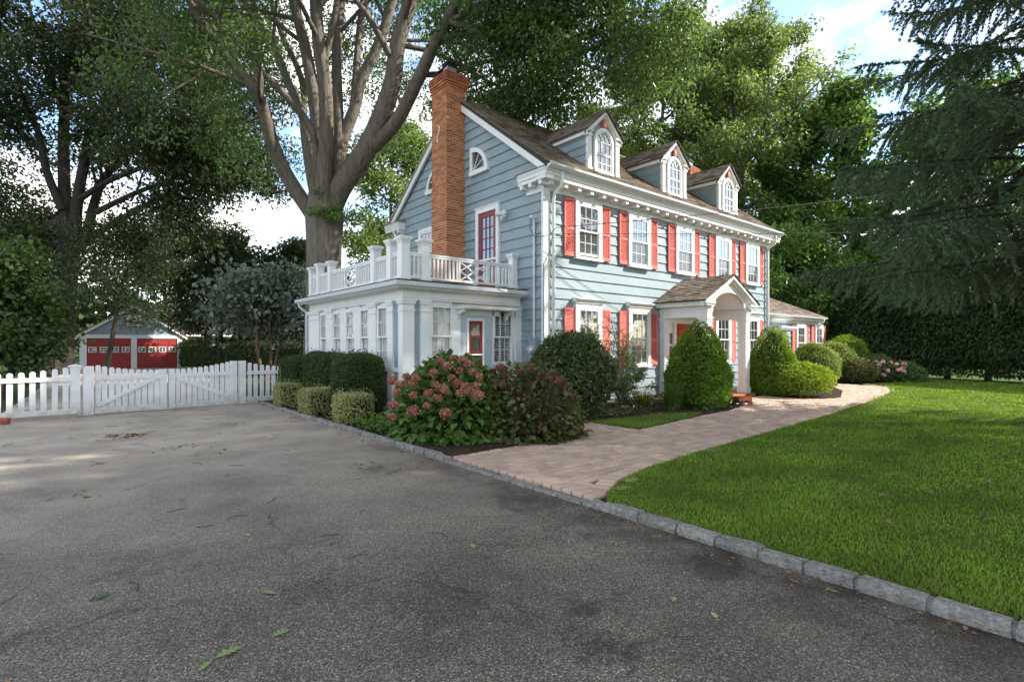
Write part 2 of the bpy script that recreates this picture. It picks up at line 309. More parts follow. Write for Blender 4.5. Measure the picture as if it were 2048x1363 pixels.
# pavers: running bond between the beds, soldier course along lawn and drive
def paver_mesh(a, b, h=.05):
    e = .012; m = MB()
    m.add([(-a/2,-b/2,-h),(a/2,-b/2,-h),(a/2,b/2,-h),(-a/2,b/2,-h),(-a/2,-b/2,-e),(a/2,-b/2,-e),(a/2,b/2,-e),(-a/2,b/2,-e),
           (-a/2+e,-b/2+e,0),(a/2-e,-b/2+e,0),(a/2-e,b/2-e,0),(-a/2+e,b/2-e,0)],
          [(0,1,5,4),(1,2,6,5),(2,3,7,6),(3,0,4,7),(4,5,9,8),(5,6,10,9),(6,7,11,10),(7,4,8,11),(8,9,10,11)])
    return m
pv = []
def offs(pl, k):                                       # points just inside the lawn edge of the walk
    out = []
    for (x0, y0), (x1, y1) in zip(pl, pl[1:]):
        L_ = math.hypot(x1-x0, y1-y0); n = max(1, round(L_/.158)); a = math.atan2(y1-y0, x1-x0)
        for i in range(n):
            t = (i+.5)/n; out.append((x0+(x1-x0)*t-math.sin(a)*k, y0+(y1-y0)*t+math.cos(a)*k, a))
    return out
edge = offs(LOWER[1:], .115)
for x, y, a in edge: pv.append((x, y, a+math.pi/2, 1))
for i in range(17): pv.append((4.205, 3.70+i*.155, 0, 1))
beds = (BED1, BED2, BED3, BED4)
row = 0; y = 3.7
while y < 10.2:
    x = 4.43+(row % 2)*.115
    if row % 2 and y < 6.2: pv.append((4.375, y, 0, 2))
    while x < 24.2:
        ok = any(inpoly((x+ex, y+ey), big) and not any(inpoly((x+ex, y+ey), b) for b in beds) for ex in (-.1, .1) for ey in (-.065, .065)) and not (x > 13.4 and x < 16.8 and y > 7.8)
        if ok:
            for ex, ey, a in edge:
                if abs(ex-x) < .3 and abs((y-ey)*math.cos(a)-(x-ex)*math.sin(a)) < .18 and (y-ey)*math.cos(a)-(x-ex)*math.sin(a) < .05: ok = False; break
        if ok: pv.append((x, y, 0, 0))
        x += .232
    y += .158; row += 1
pv.sort(key=lambda q: q[0]**2+q[1]**2)
pms = [[paver_mesh(.209, .135).mesh('paver', PAVER)], [paver_mesh(.212, .136).mesh('paver_soldier', PAVER)], [paver_mesh(.098, .135).mesh('half_paver', PAVER)]]
rest = MB()
for i, (x, y, a, k) in enumerate(pv):
    z = .046+random.uniform(-.003, .003)+.010*(k == 1); tl = (random.uniform(-.008, .008), random.uniform(-.008, .008), a+random.uniform(-.01, .01))
    if i < 300: inst('paver', pms[k][0], (x, y, z), path, tl)
    else:
        mt = Matrix.Translation((x, y, z)) @ Matrix.Rotation(tl[2], 4, 'Z'); q = paver_mesh(.209, .135); rest.add([mt @ Vector(v) for v in q.v], q.f)
rest.build('far_pavers', PAVER, path, 'stuff')
# kerb of granite blocks along the drive
def stone(lx, wy, h, sd):
    r = random.Random(sd); m = MB(); j = lambda k: r.uniform(-k, k); e = .014; n = 4
    vs = []; fs = []
    for zi, (z, ins) in enumerate(((-.05, 0), (h*.45, -.004), (h-.012, .004), (h, e+.004))):
        ring = []
        for (sx, sy) in ((-1,-1),(-.33,-1),(.33,-1),(1,-1),(1,1),(.33,1),(-.33,1),(-1,1)):
            ring.append((sx*(wy/2-ins)+j(.006), sy*(lx/2-ins)+j(.006), z+(j(.006) if zi > 1 else 0)))
        vs += ring
    # corners above run across the width first; order as a loop
    for k in range(3):
        for i in range(8): fs.append((k*8+i, k*8+(i+1) % 8, (k+1)*8+(i+1) % 8, (k+1)*8+i))
    fs += [(24,25,30,31),(25,26,29,30),(26,27,28,29)]
    m.add(vs, fs); return m
kerb = struct(MB().box(3.968, 4.083, -40, 3.42, -.05, .058).build('kerb', JOINT))
sm = [stone(1.0, .135, .078, s).mesh('kerb_stone', GRANITE) for s in range(7)]
def run(parent, y0, y1, zoff=0, x=4.02, meshes=sm, lmin=.27, lmax=.38, dx=0):
    y = y0
    while y > y1:
        l_ = random.uniform(lmin, lmax)
        o = inst('kerb_stone', random.choice(meshes), (x+dx*(y0-y)+random.uniform(-.006, .006), y-l_/2, zoff+random.uniform(-.006, .006)), parent, (random.uniform(-.02, .02), random.uniform(-.03, .03), random.uniform(-.015, .015)), (1, l_, 1))
        y -= l_+random.uniform(.018, .03)
run(kerb, 3.30, -2.0)
inst('kerb_stone', sm[0], (4.02, 3.43, -.035), kerb, (.24, 0, 0), (1, .22, 1))
kerb2 = struct(MB().box(3.975, 4.085, 3.51, 6.20, -.05, .012).build('kerb', JOINT))
run(kerb2, 6.20, 3.55, -.056)
kerb3 = struct(MB().box(3.975, 4.085, 6.21, 15.5, -.05, .05).build('kerb', JOINT))
inst('kerb_stone', sm[1], (4.02, 6.36, -.04), kerb3, (-.2, 0, 0), (1, .3, 1))
run(kerb3, 15.5, 6.5, .0, lmin=.24, lmax=.36)
# ------------------------------------------------------------------ house
XW, YF, XE, YB = 9.01, 9.59, 21.1, 17.31           # gable wall, front wall, right end, back wall
OB, OA = .36, .27                                   # cornice overhang over front and gable
ZE, YR, ZR = 6.0, 13.45, 9.15
SLP = (ZR-ZE)/(YR-(YF-OB))
roofz = lambda y: ZE+SLP*(y-(YF-OB)) if y <= YR else ZE+SLP*((2*YR-(YF-OB))-y)
house = thing('house', 'large blue clapboard house with coral shutters, white trim and three dormers', 'house', (15, 13, 0))
def board(m, ub0, ub1, ut0, ut1, z0, z1, th=.03):
    m.add([(ub0,0,z0+.04),(ub1,0,z0+.04),(ub1,th,z0),(ub0,th,z0),(ut0,0,z1),(ut1,0,z1),(ut1,.004,z1),(ut0,.004,z1)],
          [(0,3,2,1),(4,5,6,7),(0,1,5,4),(1,2,6,5),(2,3,7,6),(3,0,4,7)])
EXP = .268
def clap(parent, T, z0, z1, lim, exp=EXP, mat=SIDING, joints=True):
    z = z0
    while z < z1-.02:
        zt = min(z+exp+.012, z1+.0); a0, a1 = lim(z); b0, b1 = lim(zt)
        if a1-a0 > .05:
            b1 = max(b1, b0+.01); cuts = []; u = a0+random.uniform(1.2, 3.6)
            while joints and u < min(a1, b1)-.6:
                if u > max(a0, b0)+.3: cuts.append(u)
                u += random.uniform(2.6, 3.8)
            ea, eb = [a0]+cuts+[a1], [b0]+cuts+[b1]
            for k in range(len(ea)-1):
                g0, g1 = (.0015 if k else 0), (.0015 if k < len(ea)-2 else 0); m = MB(T); dz = random.uniform(-.002, .002)
                board(m, ea[k]+g0, ea[k+1]-g1, eb[k]+g0, max(eb[k+1]-g1, eb[k]+g0+.01), z+dz, zt, .036+random.uniform(-.003, .0015)); m.build('clapboard', mat, parent)
        z += exp
FR, GB = TF(YF), TG(XW)
front = MB(FR).box(XW+.04, XE-.04, -.2, 0, .05, 5.95).build('front_wall', SIDING, house)
clap(front, FR, .12, 5.62, lambda z: (XW+.02, XE-.02))
gab = MB(); gab.prism([(YF+.02,.05),(YB-.02,.05),(YB-.02,5.9),(YR,9.0),(YF+.02,5.9)], 'x', XW, XW+.2); gab = gab.build('gable_wall', SIDING, house)
def glim(z):
    zz = z+.10; y = YF+.02 if zz < roofz(YF) else (zz-ZE)/SLP+YF-OB
    return (y, 2*YR-y)
clap(gab, GB, .12, 8.95, glim)
o = MB(); o.prism([(YF+.02,.05),(YB-.02,.05),(YB-.02,5.9),(YR,9.0),(YF+.02,5.9)], 'x', XE-.2, XE); o.build('far_gable_wall', SIDING, house)
MB().box(XW+.05, XE-.05, YB-.2, YB, .05, 5.9).build('back_wall', SIDING, house)
MB().box(XW+.03, XE-.03, YF+.03, YB-.03, -.05, .14).build('foundation', CONC, house)
# corner boards
for nm, T, u0, u1 in (('corner_board', FR, XW-.01, XW+.17), ('corner_board', FR, XE-.17, XE+.01)):
    MB(T).box(u0, u1, -.05, .048, .05, 5.55).build(nm, WHITE, house)
MB(GB).box(YF-.046, YF+.035, -.02, .048, .05, 5.55).build('corner_board', WHITE, house)
MB(GB).box(YB-.12, YB+.046, -.02, .048, .05, 5.55).build('corner_board', WHITE, house)
# roof with shingles
def slab(u0, u1, p, q, th):                           # p,q = (y,z) eave and ridge
    m = MB(); m.prism([p, q, (q[0], q[1]-th), (p[0], p[1]-th)], 'x', u0, u1); return m
def shingles(u0, u1, eave, ridge, axis='x', exp=.145, wd=.30, lim=None, th=.012):
    # eave / ridge = (across, z); courses climb from eave to ridge; tabs run along the axis
    a0, z0 = eave; a1, z1 = ridge; Ls = math.hypot(a1-a0, z1-z0); ca, cz = (a1-a0)/Ls, (z1-z0)/Ls; na, nzz = -cz*(1 if a1 > a0 else -1), abs(ca)
    m = MB(); k = 0; s = 0
    while s < Ls-.01:
        s1 = min(s+exp+.03, Ls); l0, l1 = (u0, u1) if lim is None else lim(s/Ls)
        u = l0-random.uniform(0, wd)
        while u < l1:
            w_ = wd*random.uniform(.55, 1.1); ua, ub = max(u+.004, l0), min(u+w_-.004, l1); t = th+random.uniform(0, .012); ds = random.uniform(0, .012)
            if ub-ua > .02:
                A = lambda s_, o_: (a0+ca*s_+na*o_, z0+cz*s_+nzz*o_)
                pts = [A(s+ds, 0), A(s+ds, t+.006), A(s1, .004), A(s1, 0)]
                vs = [((ua if e == 0 else ub), p[0], p[1]) for e in (0, 1) for p in pts]
                if axis == 'y': vs = [(v[1], v[0], v[2]) for v in vs]
                m.add(vs, [(0,3,7,4),(1,5,6,2),(0,4,5,1),(0,1,2,3),(4,7,6,5),(2,6,7,3)])
            u += w_
        s += exp; k += 1
    return m
RX0, RX1 = XW-.16, XE+.16
roof = slab(RX0, RX1, (YF-OB-.06, ZE-.03), (YR, ZR), .09).build('roof', SHBASE, house)
shingles(RX0-.02, RX1+.02, (YF-OB-.08, ZE-.03), (YR, ZR+.005)).build('shingles', SHINGLE, roof, 'stuff')
rb = slab(RX0, RX1, (2*YR-(YF-OB)+.06, ZE-.03), (YR, ZR), .09).build('back_roof', SHINGLE, house)
m = MB(); x = RX0-.02
while x < RX1:
    m.add([(x,YR-.14,ZR-.09),(x+.34,YR-.14,ZR-.075),(x+.34,YR,ZR+.045),(x,YR,ZR+.03),(x+.34,YR+.14,ZR-.075),(x,YR+.14,ZR-.09)], [(0,1,2,3),(3,2,4,5)]); x += .26
m.build('ridge_cap', SHINGLE, roof)
for X0 in (RX0, RX1-.06):                             # rake boards
    for sg in (-1, 1):
        e = YR+sg*(YR-(YF-OB)); m = MB()
        m.prism([(YR, ZR-.09), (e, ZE-.12), (e, ZE-.31), (YR, ZR-.29)], 'x', X0+.015, X0+.085 if X0 < 15 else X0+.045); m.build('rake_board', WHITE, house)
# cornice, gutter, modillions
cor = MB()
prof = [(0,5.64),(OB-.02,5.64),(OB-.02,5.72),(OB+.01,5.74),(OB+.01,5.80),(OB+.05,5.87),(OB+.05,5.9),(0,5.9)]
cor.prism([(YF-o_, z) for o_, z in prof], 'x', XW-OA, XE+OA)
cor.box(XW-.05, XE+.05, YF-.052, YF-.005, 5.44, 5.64)
cor.prism([(YF-.052,5.55),(YF-.12,5.64),(YF-.052,5.64)], 'x', XW-.05, XE+.05)
cornice = cor.build('cornice', WHITE, house)
modm = MB(); modm.box(-.055, .055, -.115, .115, -.1, 0); modm.box(-.068, .068, -.125, .12, -.022, -.0005); modm = modm.mesh('modillion', WHITE)
for i in range(26): inst('modillion', modm, (XW+.02+i*(XE-XW-.04)/25, YF-.185, 5.639), cornice)
for yy in (YF, YB):                                   # cornice returns on the gable
    s_ = 1 if yy == YF else -1; a, b = (yy-OB, yy+.68) if s_ > 0 else (yy-.68, yy+OB)
    m = MB(); m.prism([(XW-o_*OA/OB, z-.002) for o_, z in prof], 'y', a+.002 if s_ > 0 else a, b-.002 if s_ < 0 else b)
    m.box(XW-.05, XW-.002, min(yy, yy+.6*s_), max(yy, yy+.6*s_), 5.42, 5.638)
    ret = m.build('cornice_return', WHITE, house)
    m = MB(); m.prism([(XW-OA-.06, 5.90), (XW-OA-.06, 5.915), (XW, 6.07), (XW, 5.90)], 'y', a-.02, b+.05); m.build('return_cap', SHINGLE, ret)
    for q in ((.30, .62) if s_ > 0 else (-.30, -.62)): inst('modillion', modm, (XW-.13, yy+q-.05*s_, 5.637), cornice, (0, 0, math.pi/2))
    if s_ > 0: inst('modillion', modm, (XW-.13, yy-.12, 5.637), cornice, (0, 0, math.pi/2))
gt = MB(); gt.prism([(YF-OB-.052,5.87),(YF-OB-.10,5.87),(YF-OB-.16,5.93),(YF-OB-.165,5.985),(YF-OB-.15,5.985),(YF-OB-.15,5.945),(YF-OB-.052,5.945)], 'x', XW-OA+.01, XE+OA-.01)
gt.build('gutter', GUTT, house)
def downspout(pts, r=.042, T=None):
    m = MB(); m.tube(pts, r, 8); return m.build('downspout', GUTT, house, smooth=True)
for x in (XW+.245, XE-.23):
    o = downspout([(x, YF-.40, 5.86), (x, YF-.40, 5.66), (x, YF-.36, 5.52), (x, YF-.14, 5.38), (x, YF-.10, 5.25), (x, YF-.10, .1)]); o.data.materials[0] = WHITE
# ------------------------------------------------------------------ windows and shutters
PC = {}
def pane(parent, ax, w_, h_, c, mat):
    k = (ax, round(w_, 3), round(h_, 3), mat.name)
    if k not in PC:
        m = MB(); q = -.003 if mat is not GLASSC else 0
        if q == 0: m.add([(a*w_/2, 0, b*h_/2) if ax == 'F' else (0, a*w_/2, b*h_/2) for a, b in ((-1,-1),(1,-1),(1,1),(-1,1))], [(0,1,2,3)])
        else: m.box(-w_/2, w_/2, -.003, .003, -h_/2, h_/2) if ax == 'F' else m.box(-.003, .003, -w_/2, w_/2, -h_/2, h_/2)
        PC[k] = m.mesh('pane', mat)
    return inst('pane', PC[k], c, parent)
def sash(parent, T, ax, u0, u1, z0, z1, o0, cols, rows, glass, fr=.045, mn=.016, mat=WHITE, bot=None):
    m = MB(T); bt = bot or fr
    m.box(u0, u0+fr, o0, o0+.035, z0, z1); m.box(u1-fr, u1, o0, o0+.035, z0, z1)
    m.box(u0+fr, u1-fr, o0, o0+.035, z0, z0+bt); m.box(u0+fr, u1-fr, o0, o0+.035, z1-fr, z1)
    gu0, gu1, gz0, gz1 = u0+fr, u1-fr, z0+bt, z1-fr; cw, rh = (gu1-gu0)/cols, (gz1-gz0)/rows
    for i in range(1, cols): m.box(gu0+i*cw-mn/2, gu0+i*cw+mn/2, o0+.008, o0+.024, gz0, gz1)
    for j in range(1, rows):
        for i in range(cols): m.box(gu0+i*cw+(mn/2 if i else 0), gu0+(i+1)*cw-(mn/2 if i < cols-1 else 0), o0+.0085, o0+.0235, gz0+j*rh-mn/2, gz0+j*rh+mn/2)
    m.build('sash', mat, parent)
    for i in range(cols):
        for j in range(rows): pane(parent, ax, cw, rh, T(gu0+(i+.5)*cw, o0+.012, gz0+(j+.5)*rh), glass)
def window(parent, T, ax, uc, z0, z1, w_, cornice_=False, cols=3, rows=2, glass=GLASS, cw=.125, base=.038, name='window', cap=True, lift=0):
    m = MB(T); u0, u1 = uc-w_/2, uc+w_/2; F0 = base+.075
    m.box(u0, u0+cw, 0, F0, z0+.07, z1); m.box(u1-cw, u1, 0, F0, z0+.07, z1); m.box(u0+cw, u1-cw, 0, F0, z1-cw*1.15, z1)
    m.box(u0-.01, u1+.01, 0, F0+.03, z0, z0+.07)
    if cornice_:
        m.box(u0-.02, u1+.02, 0, F0+.03, z1, z1+.03)
        p = [(0,z1+.03),(F0+.03,z1+.03),(F0+.10,z1+.10),(F0+.10,z1+.13),(0,z1+.15)]
        m.prism(p, 'x', u0-.06, u1+.06)
    wo = m.build(name, WHITE, parent)
    a0, a1, b0, b1 = u0+cw, u1-cw, z0+.07, z1-cw*1.15; zm = (b0+b1)/2
    MB(T).box(a0, a1, base-.004, base+.002, b0, b1).build('dark_backing', DARKIN, wo)  # dark sheet standing in for the unlit room behind the sashes
    sash(wo, T, ax, a0, a1, zm-.02, b1, base+.028, cols, rows, glass)
    sash(wo, T, ax, a0, a1, b0+lift, zm+.02, base+.004, cols, rows, SCREEN if glass is GLASS else glass, bot=.06)
    return wo
def shutter_mesh(h, w_=.37):
    m = MB(); t = .038; st = .05
    m.box(-w_/2, -w_/2+st, -t, 0, 0, h); m.box(w_/2-st, w_/2, -t, 0, 0, h)
    for a, b in ((0, .10), (h*.46, h*.46+.07), (h-.06, h)): m.box(-w_/2+st, w_/2-st, -t, 0, a, b)
    fr = m.mesh('shutter', RED)
    m = MB(); m.box(-w_/2+st, w_/2-st, -.008, -.002, .1, h-.06); z = .105
    while z < h-.075:
        if not (h*.46-.03 < z < h*.46+.065):
            m.add([(-w_/2+st,-.034,z),(w_/2-st,-.034,z),(w_/2-st,-.008,z+.03),(-w_/2+st,-.008,z+.03),(-w_/2+st,-.030,z-.006),(w_/2-st,-.030,z-.006),(w_/2-st,-.008,z+.022),(-w_/2+st,-.008,z+.022)], [(0,1,2,3),(0,4,5,1),(4,7,6,5)])
        z += .034
    return fr, m.mesh('louvers', RED)
SM = {}
def shutter(parent, xc, z0, h, yf=YF, sc_=1):
    k = round(h, 2)
    if k not in SM: SM[k] = shutter_mesh(h)
    o = inst('shutter', SM[k][0], (xc, yf-.040, z0), parent, None, (sc_, 1, 1))
    l_ = inst('louvers', SM[k][1], (xc, yf-.040, z0), o); l_['kind'] = 'stuff'; l_.location = (0, 0, 0)
WX = [10.57, 12.77, 15.14, 17.53, 19.66]; WW = 1.03
for i, x in enumerate(WX):
    window(house, FR, 'F', x, 3.86, 5.44, WW, lift=.05 if i == 0 else 0)
    for s in (-1, 1): shutter(house, x+s*(WW/2+.195), 3.91, 1.48)
for x in (WX[0], WX[1], WX[3], WX[4]):
    window(house, FR, 'F', x, .98, 2.71, WW, True)
    for s in (-1, 1): shutter(house, x+s*(WW/2+.195), 1.03, 1.55)
# gable: half-hidden window, balcony door, quarter-round attic windows
window(house, GB, 'G', 15.05, 3.86, 5.44, WW)
m = MB(GB); yd = 11.81
for a, b in ((yd-.53, yd-.41), (yd+.41, yd+.53)): m.box(a, b, 0, .10, 3.05, 5.34)
m.box(yd-.53, yd+.53, 0, .101, 5.34, 5.47); m.box(yd-.55, yd+.55, 0, .12, 5.47, 5.5)
bd = m.build('balcony_door', WHITE, house)
m = MB(GB); m.box(yd-.41, yd+.41, .03, .036, 3.05, 5.34); m.box(yd-.41, yd-.27, .036, .07, 3.05, 5.34); m.box(yd+.27, yd+.41, .036, .07, 3.05, 5.34); m.box(yd-.27, yd+.27, .036, .07, 5.2, 5.34); m.box(yd-.27, yd+.27, .036, .07, 3.05, 3.4)
m.build('door_leaf', DOORRED, bd)
m = MB(GB)
for k in range(1, 3): m.box(yd-.27+k*.18-.012, yd-.27+k*.18+.012, .05, .066, 3.4, 5.2)
for k in range(1, 6): m.box(yd-.27, yd+.27, .051, .065, 3.4+k*.3-.012, 3.4+k*.3+.012)
m.build('muntins', DOORRED, bd)
for i in range(3):
    for j in range(6): pane(bd, 'G', .156, .276, GB(yd-.18+i*.18, .045, 3.55+j*.3), GLASS)
MB(GB).box(yd-.41, yd+.41, .071, .085, 3.97, 4.03).build('storm_rail', WHITE, bd)
for yq, s in ((12.62, -1), (2*YR-12.62, 1)):
    z0 = 6.5; ro, ri = .86, .62; ang = [math.pi/2*i/10 for i in range(11)]
    out = [(yq+s*ro*math.sin(a)*.95, z0+.06+.76*math.cos(a)) for a in ang]; inn = [(yq+s*(.10+ri*math.sin(a)*.95), z0+.13+.54*math.cos(a)) for a in ang]
    m = MB(); m.strip(inn, out, 'x', XW-.10, XW)
    m.box(XW-.1005, XW, min(yq, yq+s*.10), max(yq, yq+s*.10), z0+.06, z0+.80); m.box(XW-.115, XW, min(yq, yq+s*.84)-.02, max(yq, yq+s*.84)+.02, z0, z0+.13)
    q = m.build('attic_window', WHITE, house)
    m = MB(); m.prism([(yq+s*.10, z0+.13)]+inn, 'x', XW-.052, XW-.045); m.build('pane', GLASS, q)
    m = MB()
    for a in (R(32), R(60)): m.bar((XW-.06, yq+s*.10, z0+.13), (XW-.06, yq+s*(.10+ri*math.sin(a)*.95), z0+.13+.54*math.cos(a)), .022, .02, (1, 0, 0))
    m.build('muntins', WHITE, q)
# ------------------------------------------------------------------ dormers
def arc(c, z, rx, rz, n=14): return [(c-rx*math.cos(math.pi*i/n), z+rz*math.sin(math.pi*i/n)) for i in range(n+1)]
YD, DW, ZD1, ZD2 = 9.80, .625, 7.50, 8.08
for xc in (11.49, 14.95, 18.35):
    zb = roofz(YD)-.02; T = TF(YD)
    m = MB(); m.prism([(xc-DW, zb), (xc+DW, zb), (xc+DW, ZD1), (xc, ZD2-.05), (xc-DW, ZD1)], 'y', YD, YD+.12); dm = m.build('dormer', SIDING, house)
    ye = YF-OB+(ZD1-ZE)/SLP; 
    for s in (-1, 1):
        X0 = xc+s*(DW-.01); m = MB(); m.prism([(YD+.06, zb), (YD+.06, ZD1), (ye, ZD1)], 'x', X0-.02, X0+.02); m.build('side_wall', SIDING, dm)
        z = zb; TS = (lambda u, o, z, X0=X0, s=s: (X0+s*(.02+o), u, z))
        while z < ZD1-.05:
            zt = min(z+.235, ZD1); y0 = YF-OB+(z-ZE)/SLP; y1 = YF-OB+(zt-ZE)/SLP
            mm = MB(TS); board(mm, YD+.02, max(y0, YD+.05), YD+.02, max(y1, YD+.06), z, zt, .03); mm.build('clapboard', SIDING, dm); z += .225
    # trim: pilasters, capitals, raking mouldings, base
    m = MB(T)
    for s in (-1, 1):
        a, b = sorted((xc+s*(DW+.035), xc+s*(DW-.10))); m.box(a, b, -.05, .045, zb-.05, ZD1-.16); m.box(a-.02, b+.02, -.06, .065, ZD1-.16, ZD1-.11); m.box(a, b, -.05, .05, ZD1-.11, ZD1-.03); m.box(a-.04, b+.04, -.08, .09, ZD1-.03, ZD1+.02); m.box(a-.015, b+.015, -.05, .06, zb-.05, zb+.09)
    m.box(xc-DW-.06, xc+DW+.06, -.02, .09, zb-.1, zb-.045)
    rake = lambda o0, o1, d0, d1: [m.add([(xc+s*(DW+.11), o_, ZD1+.0-d) for o_ in (o0, o1) for d in (d0, d1)]+[(xc, o_, ZD2+.07-d) for o_ in (o0, o1) for d in (d0, d1)], [(0,1,3,2),(4,6,7,5),(0,4,5,1),(2,3,7,6),(0,2,6,4),(1,5,7,3)]) for s in (-1, 1)]
    rake(-.02, .10, -.02, .10); rake(-.021, .05, .10, .17)
    m.build('trim', WHITE, dm)
    for s in (-1, 1):                                  # roof planes and side eaves
        e = (xc+s*(DW+.15), ZD1-.005); rdg = (xc, ZD2+.10); yb = YF-OB+(ZD2+.10-ZE)/SLP+.05
        m = MB(); m.add([(e[0], YD-.13, e[1]), (e[0], YF-OB+(e[1]-ZE)/SLP+.05, e[1]), (rdg[0], yb, rdg[1]), (rdg[0], YD-.13, rdg[1]),
                         (e[0], YD-.13, e[1]-.04), (e[0], YF-OB+(e[1]-ZE)/SLP+.05, e[1]-.04), (rdg[0], yb, rdg[1]-.04), (rdg[0], YD-.13, rdg[1]-.04)], [(0,1,2,3),(4,7,6,5),(0,4,5,1),(0,3,7,4),(1,5,6,2)])
        m.build('roof_plane', SHBASE, dm)
        y_e = YF-OB+(e[1]-ZE)/SLP
        shingles(YD-.15, yb, e, (rdg[0], rdg[1]+.004), 'y', lim=lambda f, a=y_e, b=yb: (YD-.15, a+(b-a)*f+.03)).build('shingles', SHINGLE, dm, 'stuff')
        m = MB(); X1 = xc+s*(DW+.01); a, b = sorted((X1, X1+s*.10)); m.box(a, b, YD-.02, ye+.02, ZD1-.14, ZD1-.03); a, b = sorted((X1, X1+s*.13)); m.box(a, b, YD-.05, ye+.03, ZD1-.03, ZD1-.008)
        m.build('eave_board', WHITE, dm)
    # arched sash
    zs, z0 = 7.27, zb+.02; out = arc(xc, zs, .40, .40); inn = arc(xc, zs, .315, .315)
    m = MB(); m.strip(inn, out, 'y', YD-.06, YD+.01)
    for s in (-1, 1): a, b = sorted((xc+s*.315, xc+s*.40)); m.box(a, b, YD-.06, YD+.01, z0, zs)
    m.box(xc-.40, xc+.40, YD-.075, YD, z0-.05, z0+.03)
    m.build('window_frame', WHITE, dm)
    MB().prism([(xc+.315, z0), (xc-.315, z0)][::-1]+[(a, b) for a, b in inn[::-1]][::1], 'y', YD-.014, YD-.008).build('pane', GLASS, dm)
    m = MB(T); zm = 6.93; inn2 = arc(xc, zs, .275, .275)
    m.box(xc-.315, xc+.315, .012, .045, zm-.03, zm+.03)
    for s in (-1, 1):
        a, b = sorted((xc+s*.315, xc+s*.275)); m.box(a, b, .012, .04, z0, zs)
        m.box(xc+s*.095-.012, xc+s*.095+.012, .015, .035, z0+.03, zs+.02)
    m.box(xc-.275, xc+.275, .0152, .0348, zs-.012, zs+.012); m.box(xc-.275, xc+.275, .0152, .0348, (z0+zm)/2-.012, (z0+zm)/2+.012); m.box(xc-.275, xc+.275, .012, .04, z0+.03, z0+.08)
    mm = MB(); mm.strip(inn2, inn, 'y', YD-.04, YD-.012)
    for cc in (-.095, .095):                           # gothic tracery
        pl = [(xc+cc+(.19 if cc < 0 else -.19)*(1-math.cos(a)), zs+.24*math.sin(a)) for a in [R(85)*i/6 for i in range(7)]]
        for sgn in (1, -1):
            q = [(xc+cc+sgn*(x_-xc-cc), z_) for x_, z_ in pl]; q = [p_ for p_ in q if abs(p_[0]-xc) < .29]
            for p0, p1 in zip(q, q[1:]): mm.bar((p0[0], YD-.025, p0[1]), (p1[0], YD-.025, p1[1]), .022, .018, (0, 1, 0))
    m.T = None; m.add(mm.v, mm.f); m.build('sash', WHITE, dm)
    MB().prism([(xc-.045, 7.70), (xc+.045, 7.70), (xc+.075, 7.88), (xc-.075, 7.88)], 'y', YD-.08, YD-.002).build('keystone', RED, dm)
